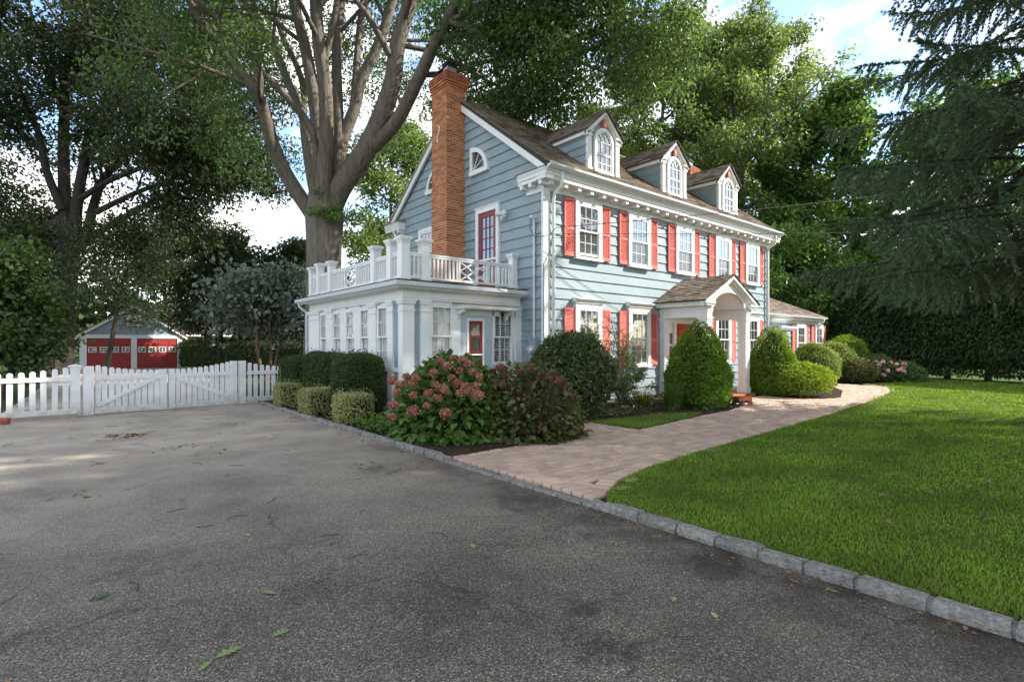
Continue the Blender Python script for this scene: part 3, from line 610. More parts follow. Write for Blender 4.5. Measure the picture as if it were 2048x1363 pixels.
# ------------------------------------------------------------------ chimneys
def chimney(x0, x1, y0, y1, z0, z1, detailed):
    ch = MB().box(x0+.009, x1, y0+.009, y1-.009, z0, z1-.1).build('chimney', MORTAR, house)
    cs, bl, bh, jt = .076, .200, .058, .018; bm = {}
    def bmesh_(w_, dp, ax):
        k = (round(w_, 3), ax)
        if k not in bm:
            m = MB(); m.box(0, w_, 0, dp, 0, bh) if ax == 'F' else m.box(0, dp, 0, w_, 0, bh); bm[k] = m.mesh('brick', BRICK)
        return bm[k]
    todo = []; z = z0; r = 0
    while z < z1-.42:
        for ax, a0, a1 in (('F', x0, x1), ('G', y0, y1)):
            u = a0-(bl/2 if (r+(ax == 'G')) % 2 else 0)
            while u < a1-.005:
                ua, ub = max(u, a0), min(u+bl, a1)
                if ub-ua > .03: todo.append((z, ax, ua, ub-ua))
                u += bl+jt
        z += cs; r += 1
    for zz in [z1-.42+.074*k for k in range(3)]:         # corbelled courses
        g_ = .03*(1+round((zz-(z1-.42))/.074))/1.6
        for ax, a0, a1 in (('F', x0-g_, x1+.05), ('G', y0-g_, y1+g_)):
            u = a0
            while u < a1-.01: ub = min(u+bl, a1); todo.append((zz, ax, u, ub-u, g_)); u += bl+jt
    todo.sort(key=lambda q: -q[0]); joined = MB(); cnt = 0
    for q in todo:
        z, ax, u, w_ = q[:4]; g_ = q[4] if len(q) > 4 else 0; p = random.uniform(-.004, .003)-g_; dp = .1 if not g_ else .14
        loc = (u, y0+p, z) if ax == 'F' else (x0+p, u+(.012 if u < y0+.02 else 0), z)
        if detailed and cnt < 290 and w_ > .06: inst('brick', bmesh_(w_, dp, ax), loc, ch); cnt += 1
        else:
            if ax == 'F': joined.box(loc[0], loc[0]+w_, loc[1], loc[1]+dp, z, z+bh)
            else: joined.box(loc[0], loc[0]+dp, loc[1], loc[1]+w_, z, z+bh)
    joined.build('lower_bricks', BRICK, ch, 'stuff')
    m = MB(); g_ = .058; u = x0-g_; zt = z1-.198       # soldier course
    while u < x1+g_-.02: m.box(u, u+.062, y0-g_-random.uniform(0, .004), y0+.1, zt, zt+.2); u += .074
    u = y0-g_+.07
    while u < y1+g_-.02: m.box(x0-g_-random.uniform(0, .004), x0+.1, u, u+.062, zt, zt+.2); u += .074
    m.box(x0-g_+.01, x1+g_-.01, y0-g_+.01, y1+g_-.01, zt-.002, zt+.19); m.build('soldier_bricks', BRICKD, ch, 'stuff')
    m = MB(); a = g_; zt = z1
    lo = [(x0-a, y0-a), (x1+a, y0-a), (x1+a, y1+a), (x0-a, y1+a)]; hi = [(x0+.12, y0+.14), (x1-.12, y0+.14), (x1-.12, y1-.14), (x0+.12, y1-.14)]
    m.add([(p_[0], p_[1], zt) for p_ in lo]+[(p_[0], p_[1], zt+.14) for p_ in hi], [(0,1,5,4),(1,2,6,5),(2,3,7,6),(3,0,4,7),(4,5,6,7),(0,3,2,1)]); m.build('crown', CONC, ch)
    m = MB(); m.box(x0+.14, x0+.44, y0+.16, y0+.40, zt+.12, zt+.26); m.build('flue', METAL, ch)
    m = MB()
    for k in range(3): m.box(x0+.11-.0*k, x0+.47, y0+.13, y0+.43, zt+.28+k*.045, zt+.30+k*.045)
    m.box(x0+.15, x0+.43, y0+.17, y0+.39, zt+.26, zt+.40); m.build('flue_cap', DARKM, ch)
    m = MB(); m.box(x0+.18, x0+.40, y1-.34, y1-.18, zt+.1, zt+.24); m.box(x0+.10, x0+.5, y1-.42, y1-.10, zt+.24, zt+.27); m.build('rain_cap', DARKM, ch)
    return ch
ch = chimney(8.36, XW+.02, 12.99, 13.82, 2.95, 9.55, True)
chimney(XE-.02, XE+.65, 12.99, 13.82, 6.5, 9.55, False)
pts = [(8.33, 13.40+.10*math.cos(t*1.25)*math.copysign(1, math.sin(t*2)) if False else 13.40-.09*math.sin((t-.5)*math.pi*2)*(.5+abs(t-.5)), 7.58+.5*t) for t in [i/16 for i in range(17)]]
MB().tube(pts, .018, 6).build('tie_iron', WHITE, ch)
# ------------------------------------------------------------------ sunroom with roof balcony
SX, SY, SYB = 5.61, 10.45, 16.35
SF, SG = TF(SY), TG(SX)
deck = MB().box(SX-.3, XW, SY-.3, SYB+.3, 2.88, 3.03).build('sunroom_roof', SHBASE, house)
en = MB(); 
def sweep(m, prof, xe=XW-.03, ye=SYB):
    n = len(prof)
    for i in range(n-1):
        (o0, z0), (o1, z1) = prof[i], prof[i+1]
        m.add([(xe, SY-o0, z0), (SX-o0, SY-o0, z0), (SX-o0, ye, z0), (xe, SY-o1, z1), (SX-o1, SY-o1, z1), (SX-o1, ye, z1)], [(0,1,4,3),(1,2,5,4)])
    return m
sweep(en, [(-.1,2.62),(.02,2.62),(.02,2.66),(.035,2.665),(.035,2.70),(.02,2.71),(.02,2.80),(.06,2.83),(.10,2.845),(.28,2.85),(.28,2.885),(-.1,2.885)])
en.build('entablature', WHITE, house)
m = MB(); gp = [(.28,2.87),(.30,2.865),(.36,2.90),(.375,2.985),(.36,2.985),(.35,2.955),(.28,2.955)]
sweep(m, gp+[gp[0]], XW+.02, SYB+.3); m.build('sunroom_gutter', GUTT, house)
def pilaster(T, u0, u1, z0=.15, z1=2.62, mat=WHITE, o1=.05):
    m = MB(T); m.box(u0, u1, -.05, o1, z0, z1-.001); m.box(u0-.015, u1+.015, -.04, o1+.018, z1-.26, z1-.225); m.box(u0-.02, u1+.02, -.04, o1+.03, z1-.10, z1-.05); m.box(u0-.035, u1+.035, -.04, o1+.045, z1-.05, z1); m.box(u0-.01, u1+.01, -.04, o1+.02, z0-.1, z0+.16)
    return m.build('pilaster', mat, house)
# front side (u = X)
def ux(px): t = (px-CXP)/FPX; d = SY/(.768-.64*t); return d*(.768*t+.64)
def uy(px): t = (px-CXP)/FPX; d = SX/(.64+.768*t); return d*(.768-.64*t)
pilaster(SF, SX-.05, SX+.24); pilaster(SF, ux(839), ux(857)); pilaster(SF, ux(1029), XW-.01)
pilaster(SG, SY-.049, SY+.16, o1=.049)
m = MB(SF); m.box(SX+.24, ux(839), -.04, .0, .1, 2.62); m.build('wall_panel', SIDING, house)
def sun_window(T, ax, a, b, z0=1.16, z1=2.56, slats=False):
    m = MB(T); c = .045
    m.box(a, a+c, -.06, .03, z0, z1); m.box(b-c, b, -.06, .03, z0, z1); m.box(a+c, b-c, -.06, .03, z1-.05, z1); m.box(a-.02, b+.02, -.06, .06, z0-.05, z0)
    wo = m.build('window', WHITE, house); zm = z0+(z1-z0)*.47
    sash(wo, T, ax, a+c, b-c, zm-.02, z1-.05, .0, 3, 2, GLASSC, .035, .014); sash(wo, T, ax, a+c, b-c, z0, zm+.02, -.036, 3, 2, GLASSC, .035, .014)
    m = MB(T); z = z0+.04; st = .062 if slats else .045
    while z < z1-.08:
        if slats: m.add([(a+c,-.10,z),(b-c,-.10,z),(b-c,-.135,z+.03),(a+c,-.135,z+.03)], [(0,1,2,3)])
        else: m.add([(a+c,-.048,z),(b-c,-.048,z),(b-c,-.06,z+.05),(a+c,-.06,z+.05)], [(0,1,2,3)])
        z += st
    if slats:
        mid = (a+b)/2
        for q in (a+c+.02, mid, b-c-.02): m.box(q-.025, q+.025, -.14, -.09, z0, z1-.05)
    m.build('blind', BLIND, wo, 'stuff'); return wo
sun_window(SF, 'F', ux(858), ux(905))
sun_window(SF, 'F', ux(983.5), ux(1025), slats=True)
m = MB(SF)
m.box(ux(839)+.02, ux(906), -.04, -.002, .1, 1.11); m.box(ux(983), XW-.02, -.04, -.002, .1, 1.11); m.box(SX, XW-.03, -.08, -.041, 2.56, 2.63)
m.box(ux(905), ux(919), -.04, .035, .1, 2.62); m.box(ux(1025), ux(1029.5), -.04, .01, .1, 2.62); m.build('front_apron', WHITE, house)
m = MB(SF); m.box(ux(919), ux(937), -.04, .005, .1, 2.5); m.box(ux(964), ux(983), -.04, .005, .1, 2.5); m.box(ux(937), ux(964), -.04, .0052, 2.20, 2.5); m.build('door_panel', M('pale_blue_paint', (.47,.55,.58), (.42,.5,.53), 3, .5), house)
m = MB(SF); d0, d1 = ux(937), ux(964)
for a, b in ((d0-.06, d0), (d1, d1+.06)): m.box(a, b, -.04, .02, .12, 2.26)
m.box(d0, d1, -.04, .02, 2.20, 2.26); sd = m.build('sunroom_door', WHITE, house)
m = MB(SF); dw = d1-d0
for a, b in ((d0, d0+.06), (d1-.06, d1)): m.box(a, b, -.03, .01, .14, 2.20)
for z in (.14, .6, 1.02, 1.42, 1.80, 2.14): m.box(d0+.06, d1-.06, -.029, .009, z, z+.045)
m.build('door_leaf', DOORRED, sd); MB(SF).box(d0+.06, d1-.06, -.012, -.006, .2, 2.16).build('pane', SCREEN, sd)
MB(SF).box(d0, d1, .012, .028, 1.37, 1.40).build('storm_rail', WHITE, sd)
h0, h1 = ux(907), ux(1016)                            # hood over the door
m = MB(SF); m.prism([(.0,2.46),(.44,2.46),(.46,2.50),(.46,2.545),(.0,2.58)], 'x', h0, h1)
for a in (h0+.06, h1-.14): m.prism([(.0,2.46),(.34,2.46),(.30,2.38),(.10,2.34),(.06,2.24),(0,2.22)], 'x', a, a+.08)
m.box(h0+.3, h1-.3, -.02, .03, 2.34, 2.459)
hd = m.build('door_hood', WHITE, house); MB(SF).prism([(.0,2.582),(.49,2.547),(.49,2.56),(.0,2.62)], 'x', h0-.03, h1+.03).build('hood_roof', SHINGLE, hd)
# left side (u = Y)
for a, b in ((778, 788.5), (740, 755), (655.5, 667)): pilaster(SG, uy(b), uy(a))
pilaster(SG, uy(641), SYB, mat=WHITE)
for a, b in ((755.5, 777.5), (721, 740), (692.5, 711), (667, 684), (641.5, 655.5)): sun_window(SG, 'G', uy(b), uy(a), 1.14, 2.55)
m = MB(SG)
for a, b in ((711, 721), (684, 692.5)): m.box(uy(b), uy(a), -.05, .03, .1, 2.6)
m.box(SY, SYB, -.08, -.041, 2.55, 2.63); m.build('mullions', WHITE, house)
MB(SG).box(SY+.16, uy(788), -.04, .002, 1.1, 2.62).build('wall_panel', SIDING, house)
MB(SG).box(SY+.1, SYB, -.08, .005, .1, 1.08).build('lower_wall', SIDING, house)
m = MB(SG); 
for a, b in ((SY+.02, SY+.12), (SY+1.3, SY+1.4), (SY+2.6, SY+2.7), (SY+3.9, SY+4.0), (SYB-.1, SYB)): m.box(a, b, 0, .045, .1, 1.02)
m.box(SY, SYB, 0, .057, 1.02, 1.10); m.box(SY, SYB, 0, .056, .06, .2); m.build('panel_frame', WHITE, house)
MB().box(SX+.1, XW, SYB-.1, SYB, .1, 2.9).build('sunroom_back_wall', SIDING, house)
MB().box(SX+.05, XW, SY+.05, SYB-.05, -.05, .12).build('sunroom_floor', CONC, house)
downspout([(SX-.30, SYB+.1, 2.87), (SX-.28, SYB+.1, 2.78), (SX-.09, SYB+.06, 2.60), (SX-.085, SYB+.05, .1)], .04)
# balustrade
bal = MB().box(SX+.02, SX+.14, SY+.1, SYB, 3.03, 3.05).build('balustrade', RAILW, house)
RY, RX, ZK = 10.62, 5.70, 3.04
def post(x, y, h, s=.20):
    m = MB(); a = s/2
    m.box(-a, a, -a, a, 0, h-.10); m.box(-a-.02, a+.02, -a-.02, a+.02, 0, .12)
    for e, z0, z1 in ((.012, h-.14, h-.11), (.02, h-.10, h-.07), (.04, h-.07, h-.045), (.05, h-.045, h-.01)): m.box(-a-e, a+e, -a-e, a+e, z0, z1)
    m.add([(-a-.05,-a-.05,h-.01),(a+.05,-a-.05,h-.01),(a+.05,a+.05,h-.01),(-a-.05,a+.05,h-.01),(0,0,h+.03)], [(0,1,4),(1,2,4),(2,3,4),(3,0,4)])
    k = (h, s)
    if k not in PM: PM[k] = m.mesh('post', RAILW)
    inst('post', PM[k], (x, y, ZK), bal)
PM = {}
def rx(px): t = (px-CXP)/FPX; d = RY/(.768-.64*t); return d*(.768*t+.64)
def ry(px): t = (px-CXP)/FPX; d = RX/(.64+.768*t); return d*(.768-.64*t)
fx = [RX, rx(848), 8.88]; ly = [RY, ry(784), ry(751), ry(663), ry(640), ry(625)]
hts = {0: .99, 1: .99, 2: .95}
for i, x in enumerate(fx): post(x, RY, hts[i], .20 if i < 2 else .17)
for i, y in enumerate(ly[1:]): post(RX, y, .99 if i in (0, 3) else .97 if i == 1 else .95, .2 if i < 2 else .18)
balm = MB().box(-.019, .019, -.019, .019, 0, .50).mesh('baluster', RAILW)
def rail_run(a, b, ax, lat=None):
    q = lambda u: (u, RY) if ax == 'F' else (RX, u)
    m = MB(TF(RY) if ax == 'F' else TG(RX))
    m.box(a, b, -.045, .045, ZK+.63, ZK+.665); m.box(a, b, -.03, .03, ZK+.58, ZK+.63); m.box(a, b, -.03, .03, ZK+.085, ZK+.135); m.build('rail', RAILW, bal)
    segs = [(a, b)]
    if lat:
        l0, l1 = lat; segs = [(a, l0), (l1, b)]; m = MB(TF(RY) if ax == 'F' else TG(RX)); zz0, zz1 = ZK+.135, ZK+.58
        for c0, c1, za, zb in ((l0-.025, l0+.025, zz0, zz1), (l1-.025, l1+.025, zz0, zz1), ((l0+l1)/2-.04, (l0+l1)/2+.04, ZK, ZK+.085)): MB(TF(RY) if ax == 'F' else TG(RX)).box(c0, c1, -.03, .03, za, zb).build('lattice_stile', RAILW, bal)
        w_, h_ = l1-l0-.05, zz1-zz0; f0 = l0+.025; V = lambda f, z: Vector(q(f0+f*w_)+(zz0+z*h_,)); m = MB(); up = (0,1,0) if ax == 'F' else (1,0,0)
        for p0, p1 in (((0,.0),(1,1)), ((0,1),(1,0)), ((0,.5),(.5,1)), ((.5,1),(1,.5)), ((0,.5),(.5,0)), ((.5,0),(1,.5))): m.bar(V(*p0), V(*p1), .032, .026 if p0[1] != 1 else .0262, up)
        m.build('lattice', RAILW, bal)
    for s0, s1 in segs:
        n = max(1, round((s1-s0)/.105)); 
        for i in range(n):
            u = s0+(i+.5)*(s1-s0)/n; inst('baluster', balm, q(u)+(ZK+.11,), bal)
rail_run(fx[0]+.1, fx[1]-.1, 'F'); rail_run(fx[1]+.1, fx[2]-.08, 'F', (rx(918), rx(974)))
rail_run(ly[0]+.1, ly[1]-.1, 'G'); rail_run(ly[1]+.1, ly[2]-.1, 'G'); rail_run(ly[2]+.1, ly[3]-.09, 'G', (ry(713), ry(691))); rail_run(ly[3]+.09, ly[4]-.09, 'G'); rail_run(ly[4]+.09, ly[5]-.09, 'G')
# ------------------------------------------------------------------ portico
PXC, PHW, PY = 15.1, 1.13, 8.12
pm = MB(); x0, x1 = PXC-PHW, PXC+PHW; yf = 7.98
for x in (x0, x1):
    pm.box(x-.13, x+.13, yf, YF-.03, 2.42, 2.62); pm.box(x-.145, x+.145, yf-.015, YF-.031, 2.56, 2.60); pm.box(x-.15, x+.15, yf-.02, YF-.03, 2.62, 2.74); s = -1 if x < PXC else 1
    a, b = sorted((x-s*.10, x+s*.34)); pm.box(a, b, yf-.10, YF-.032, 2.74, 2.80); a, b = sorted((x-s*.10, x+s*.38)); pm.box(a, b, yf-.13, YF-.033, 2.80, 2.865)
arch = arc(PXC, 2.74, .90, .44, 18); topl = []
for ax_, az_ in arch:
    f = abs(ax_-PXC); topl.append((ax_, 3.60-.50*f))
pm.strip(arch, topl, 'y', yf, yf+.10)
for s in (-1, 1): pm.prism([(PXC+s*.90, 2.866), (PXC+s*1.45, 2.866), (PXC+s*.90, 3.14)], 'y', yf+.001, yf+.099); pm.box(*sorted((PXC+s*.86, PXC+s*1.0)), yf+.002, yf+.098, 2.74, 2.87)
for s in (-1, 1):                                      # raking cornice
    for o0, o1, d0, d1 in ((yf-.13, yf+.05, .0, .10), (yf-.07, yf+.04, .10, .17)):
        e, r_ = (PXC+s*1.56, 2.89), (PXC, 3.68)
        pm.add([(e[0], o_, e[1]-d) for o_ in (o0, o1) for d in (d0, d1)]+[(r_[0], o_, r_[1]-d) for o_ in (o0, o1) for d in (d0, d1)], [(0,1,3,2),(4,6,7,5),(0,4,5,1),(2,3,7,6),(0,2,6,4),(1,5,7,3)])
portico = pm.build('portico', WHITE, house)
vm = MB(); k = len(arch); vm.add([(a, yf+.05, z) for a, z in arch]+[(a, YF-.03, z) for a, z in arch]+[(a, yf+.05, z+.02) for a, z in arch]+[(a, YF-.03, z+.02) for a, z in arch],
    [(i, i+1, k+i+1, k+i) for i in range(k-1)]+[(2*k+i, 3*k+i, 3*k+i+1, 2*k+i+1) for i in range(k-1)]); vm.build('vaulted_ceiling', WHITE, portico)
for s in (-1, 1):
    e, r_ = (PXC+s*1.60, 2.885), (PXC, 3.70); m = MB(); m.prism([e, r_, (r_[0], r_[1]-.03), (e[0], e[1]-.03)], 'y', yf-.14, YF-.032); m.build('roof_plane', SHBASE, portico)
    shingles(yf-.16, YF-.03, e, (r_[0], r_[1]+.005), 'y', .135, .26).build('shingles', SHINGLE, portico, 'stuff')
def column(x, y, wall=False):
    m = MB(); a = .125
    m.box(-a+.02, a-.02, -a+.02, a-.02, 0, 2.31)
    for s in (-1, 1):
        for t in (-1, 1):
            m.box(*sorted((s*a, s*.018)), *sorted((t*a, t*(a-.03))), .18, 2.10); m.box(*sorted((s*a, s*(a-.03))), *sorted((t*(a-.0305), t*.018)), .18, 2.10)
    m.box(-.15, .15, -.15, .15, 0, .15); m.box(-.14, .14, -.14, .14, .15, .19); m.box(-.14, .14, -.14, .14, 2.02, 2.05); m.box(-.135, .135, -.135, .135, 2.10, 2.20); m.box(-.15, .15, -.15, .15, 2.20, 2.24); m.box(-.165, .165, -.165, .165, 2.24, 2.285)
    return m.mesh('column', WHITE)
cm = column(0, 0)
for x in (x0, x1): inst('column', cm, (x, PY, .135), portico); 
for x in (x0, x1): inst('wall_column', cm, (x, YF-.10, .135), portico, None, (1, .8, 1))
m = MB(FR); m.box(x0+.13, x1-.13, 0, .045, .13, 2.74); ew = m.build('entry_wall', WHITE, house)
m = MB(FR); m.box(PXC-.48, PXC+.48, .045, .075, .17, 2.30)
for z0, z1 in ((.3,.8),(.9,1.5),(1.6,2.2)):
    for s in (-1, 1): m.box(*sorted((PXC+s*.08, PXC+s*.38)), .075, .088, z0, z1)
fd = m.build('front_door', FDOOR, house)
m = MB(FR)
for s in (-1, 1): m.box(*sorted((PXC+s*.48, PXC+s*.60)), .045, .11, .15, 2.30); m.box(*sorted((PXC+s*.86, PXC+s*.95)), .045, .10, .15, 2.30)
m.box(PXC-.95, PXC+.95, .045, .12, 2.30, 2.42); m.build('door_frame', WHITE, fd)
for s in (-1, 1):
    for j in range(4): pane(fd, 'F', .20, .34, FR(PXC+s*.73, .055, .62+j*.40), GLASS)
MB(FR).tube([(PXC+.36, .075, 1.12), (PXC+.36, .13, 1.12), (PXC+.36, .14, 1.12)], [.02, .02, .03], 8).build('door_knob', METAL, fd)
m = MB(); st = MB().box(x0-.22, x1+.22, 7.86, YF-.04, -.05, .085).build('front_step', MORTAR, house)
bs = MB(); bs.box(-.03, .03, -.1, .1, -.1, .045); bs = bs.mesh('brick', BRICK); bl_ = MB(); bl_.box(-.1, .1, -.05, .05, -.02, .045); bl_ = bl_.mesh('brick', BRICK)
u = x0-.20
while u < x1+.20: inst('brick', bs, (u, 7.945, .09), st, (0, 0, random.uniform(-.01, .01))); u += .070
v = 8.12; r = 0
while v < 9.45:
    u = x0-.12+(r % 2)*.1
    while u < x1+.14: inst('brick', bl_, (u, v, .088+random.uniform(-.002, .002)), st); u += .21
    v += .11; r += 1
# ------------------------------------------------------------------ one-storey wing
WY, WX1 = 10.15, 27.6; WF = TF(WY); wx = lambda px: (lambda t: WY/(.768-.64*t)*(.768*t+.64))((px-CXP)/FPX)
wing = MB().box(XE+.02, WX1-.03, WY, WY+5.6, .05, 2.75).build('wing', SIDING, house)
clap(wing, WF, .12, 2.62, lambda z: (XE+.05, WX1-.12))
MB(WF).box(WX1-.14, WX1+.01, -.05, .045, .05, 2.6).build('corner_board', WHITE, house)
m = MB(); m.prism([(WY-o_, z) for o_, z in [(0,2.60),(.05,2.60),(.05,2.70),(.22,2.74),(.22,2.80),(.27,2.86),(0,2.86)]], 'x', XE+.03, WX1+.12); m.build('wing_cornice', WHITE, house)
m = MB(); m.prism([(WY-.272,2.83),(WY-.36,2.86),(WY-.38,2.93),(WY-.272,2.93)], 'x', XE+.03, WX1+.14); m.build('gutter', GUTT, house)
m = MB(); m.prism([(WY-.34, 2.92), (WY+2.85, 4.25), (WY+6.0, 2.92)], 'x', XE-.1, WX1+.16); wr = m.build('wing_roof', SHBASE, house)
shingles(XE-.1, WX1+.18, (WY-.36, 2.925), (WY+2.85, 4.262)).build('shingles', SHINGLE, wr, 'stuff')
for a, b in ((1588.5, 1607), (1626, 1641.5)):
    A, B = wx(a), wx(b); window(house, WF, 'F', (A+B)/2, .92, 2.595, B-A)
    for xs in (A-.19, B+.19): shutter(house, xs, .97, 1.58, WY)
A, B = wx(1547), wx(1566)
m = MB(WF)
for a, b in ((A-.12, A), (B, B+.12)): m.box(a, b, 0, .10, .1, 2.2)
m.box(A, B, 0, .10, 2.08, 2.2); m.prism([(0,2.2),(.40,2.26),(.46,2.36),(.46,2.42),(0,2.46)], 'x', A-.3, B+.3); wd = m.build('side_door', WHITE, house)
MB(WF).box(A, B, .02, .06, .15, 2.08).build('door_leaf', DOORRED, wd); pane(wd, 'F', B-A-.3, .5, WF((A+B)/2, .064, 1.7), GLASS)
downspout([(WX1-.2, WY-.33, 2.85), (WX1-.2, WY-.3, 2.7), (WX1-.2, WY-.09, 2.5), (WX1-.2, WY-.085, .1)], .04).data.materials[0] = WHITE
# ------------------------------------------------------------------ fittings on the house
m = MB(); c = Vector((XW-.05, 11.05, 5.10)); m.lathe((c.x, c.y, c.z-.05), [(.055,0),(.055,.1)], 10)
for s in (-1, 1): m.tube([c+Vector((-.03, s*.03, .02)), c+Vector((-.10, s*.10, .05)), c+Vector((-.19, s*.17, .02))], [.03,.055,.06], 10)
m.tube([c+Vector((-.02,0,-.03)), c+Vector((-.10,0,-.08)), c+Vector((-.16,-.01,-.11))], [.03,.045,.04], 10)
tag(m.build('floodlight_camera', WHITE), 'white security floodlight camera on the gable wall beside the balcony door', 'camera')
t = thing('electric_meter', 'blue-painted electric meter box with round glass dial and conduit on gable wall', 'meter', (XW, 9.87, 1.2))
m = MB(GB); m.box(9.74, 9.98, .03, .15, 1.22, 1.82); m.build('meter_box', SIDING, t)
MB(GB).tube([(9.86,.15,1.50),(9.86,.17,1.50),(9.86,.24,1.50),(9.86,.26,1.50)], [.10,.10,.085,.05], 14).build('dial', glassmat('meter_glass', (.55,.56,.57), .15), t)
MB(GB).tube([(9.87,.07,1.82),(9.87,.07,4.72),(9.87,.09,4.80),(9.88,.14,4.83),(9.89,.18,4.77)], [.032,.032,.034,.05,.05], 8).build('conduit', GUTT, t)
HK = Vector((XW-.06, YF-.08, 4.45))
def wire(name, pts, r, label):
    tag(MB().tube(pts, r, 5).build(name, DARKM), label, 'cable', 'cables from the house corner')
def span(a, b, sag, n=24): return [a.lerp(b, i/n)-Vector((0,0,sag*4*(i/n)*(1-i/n))) for i in range(n+1)]
wire('power_cable', span(P(1112, 455, 12.9), P(2330, 296, 24), .35), .010, 'thick black power cable, uppermost of three running from house corner to the right')
wire('phone_cable', span(P(1105, 468, 12.9), P(2330, 448, 24), .12), .007, 'middle black phone cable running level from the house corner')
wire('thin_cable', span(P(1105, 476, 12.9), P(2330, 446, 24), .05), .004, 'thinnest dark cable, lowest of three from the house corner')
lp = [Vector((XW-.15, 9.89, 4.78)), Vector((XW-.22, 9.86, 4.5)), Vector((XW-.2, 9.7, 4.28)), P(1100, 470, 12.9), P(1112, 455, 12.9)]
wire('drip_loop', lp, .009, 'drooping black wire loop between conduit head and house corner')
wire('corner_cable', [P(1105, 470, 12.9), P(1100, 500, 12.9), Vector((XW-.055, YF-.06, 3.6)), Vector((XW-.055, YF-.06, .2))], .010, 'dark cable running down the white corner board')
# ------------------------------------------------------------------ garage
GY = 46.0; GX0, GX1 = .5, 6.4; GF = TF(GY)
gar = thing('garage', 'small blue gabled garage with two red doors behind the picket fence', 'garage', ((GX0+GX1)/2, GY+3, 0))
gc = (GX0+GX1)/2
m = MB(); m.prism([(GX0,0),(GX1,0),(GX1,2.45),(gc,4.45),(GX0,2.45)], 'y', GY, GY+.2); gw = m.build('front_wall', SIDING, gar)
clap(gw, GF, 2.36, 4.4, lambda z: (GX0+max(0, (z-2.40))*1.475, GX1-max(0, (z-2.40))*1.475), .22)
m = MB(); m.box(GX0, GX0+.2, GY+.2, GY+6.5, 0, 2.45); m.box(GX1-.2, GX1, GY+.2, GY+6.5, 0, 2.45); m.box(GX0+.2, GX1-.2, GY+6.3, GY+6.5, 0, 2.45); m.build('side_walls', SIDING, gar)
for s in (-1, 1):
    e, r_ = (gc+s*3.25, 2.30), (gc, 4.56); m = MB(); m.prism([e, r_, (r_[0], r_[1]-.1), (e[0], e[1]-.1)], 'y', GY-.2, GY+6.7); m.build('roof', SHINGLE, gar)
    m = MB(); m.prism([(e[0], e[1]-.10), (r_[0], r_[1]-.10), (r_[0], r_[1]-.28), (e[0], e[1]-.26)], 'y', GY-.19, GY-.1); m.build('rake_board', WHITE, gar)
m = MB(GF); m.box(GX0-.02, GX0+.34, -.02, .06, 0, 2.36); m.box(GX1-.34, GX1+.02, -.02, .06, 0, 2.36); m.box(gc-.17, gc+.17, -.02, .06, 0, 2.36); m.box(GX0-.1, GX1+.1, -.02, .075, 2.12, 2.36); m.build('trim', WHITE, gar)
for a, b in ((GX0+.34, gc-.17), (gc+.17, GX1-.34)):
    dr = MB(GF).box(a, b, -.02, .012, 0, 2.12).build('garage_door', GRED, gar); w_ = (b-a)/4
    for i in range(4):
        for j in range(4):
            if j != 2:
                m = MB(GF); m.box(a+i*w_+.06, a+(i+1)*w_-.06, .012, .03, j*.53+.06, (j+1)*.53-.06); m.build('panel', GRED, dr)
        m = MB(GF); c0, c1, z0, z1 = a+i*w_+.08, a+(i+1)*w_-.08, 1.14, 1.52
        m.box(c0, c0+.05, .012, .04, z0, z1); m.box(c1-.05, c1, .012, .04, z0, z1); m.box(c0+.05, c1-.05, .012, .04, z0, z0+.05); m.box(c0+.05, c1-.05, .012, .04, z1-.05, z1); m.box((c0+c1)/2-.015, (c0+c1)/2+.015, .014, .036, z0+.05, z1-.05); m.box(c0+.05, c1-.05, .0142, .0358, (z0+z1)/2-.015, (z0+z1)/2+.015)
        m.build('window_frame', WHITE, dr); pane(dr, 'F', c1-c0-.1, .28, GF((c0+c1)/2, .016, (z0+z1)/2), GLASS)
window(gar, GF, 'F', gc, 3.0, 3.75, .8, cols=2, rows=1, cw=.09)
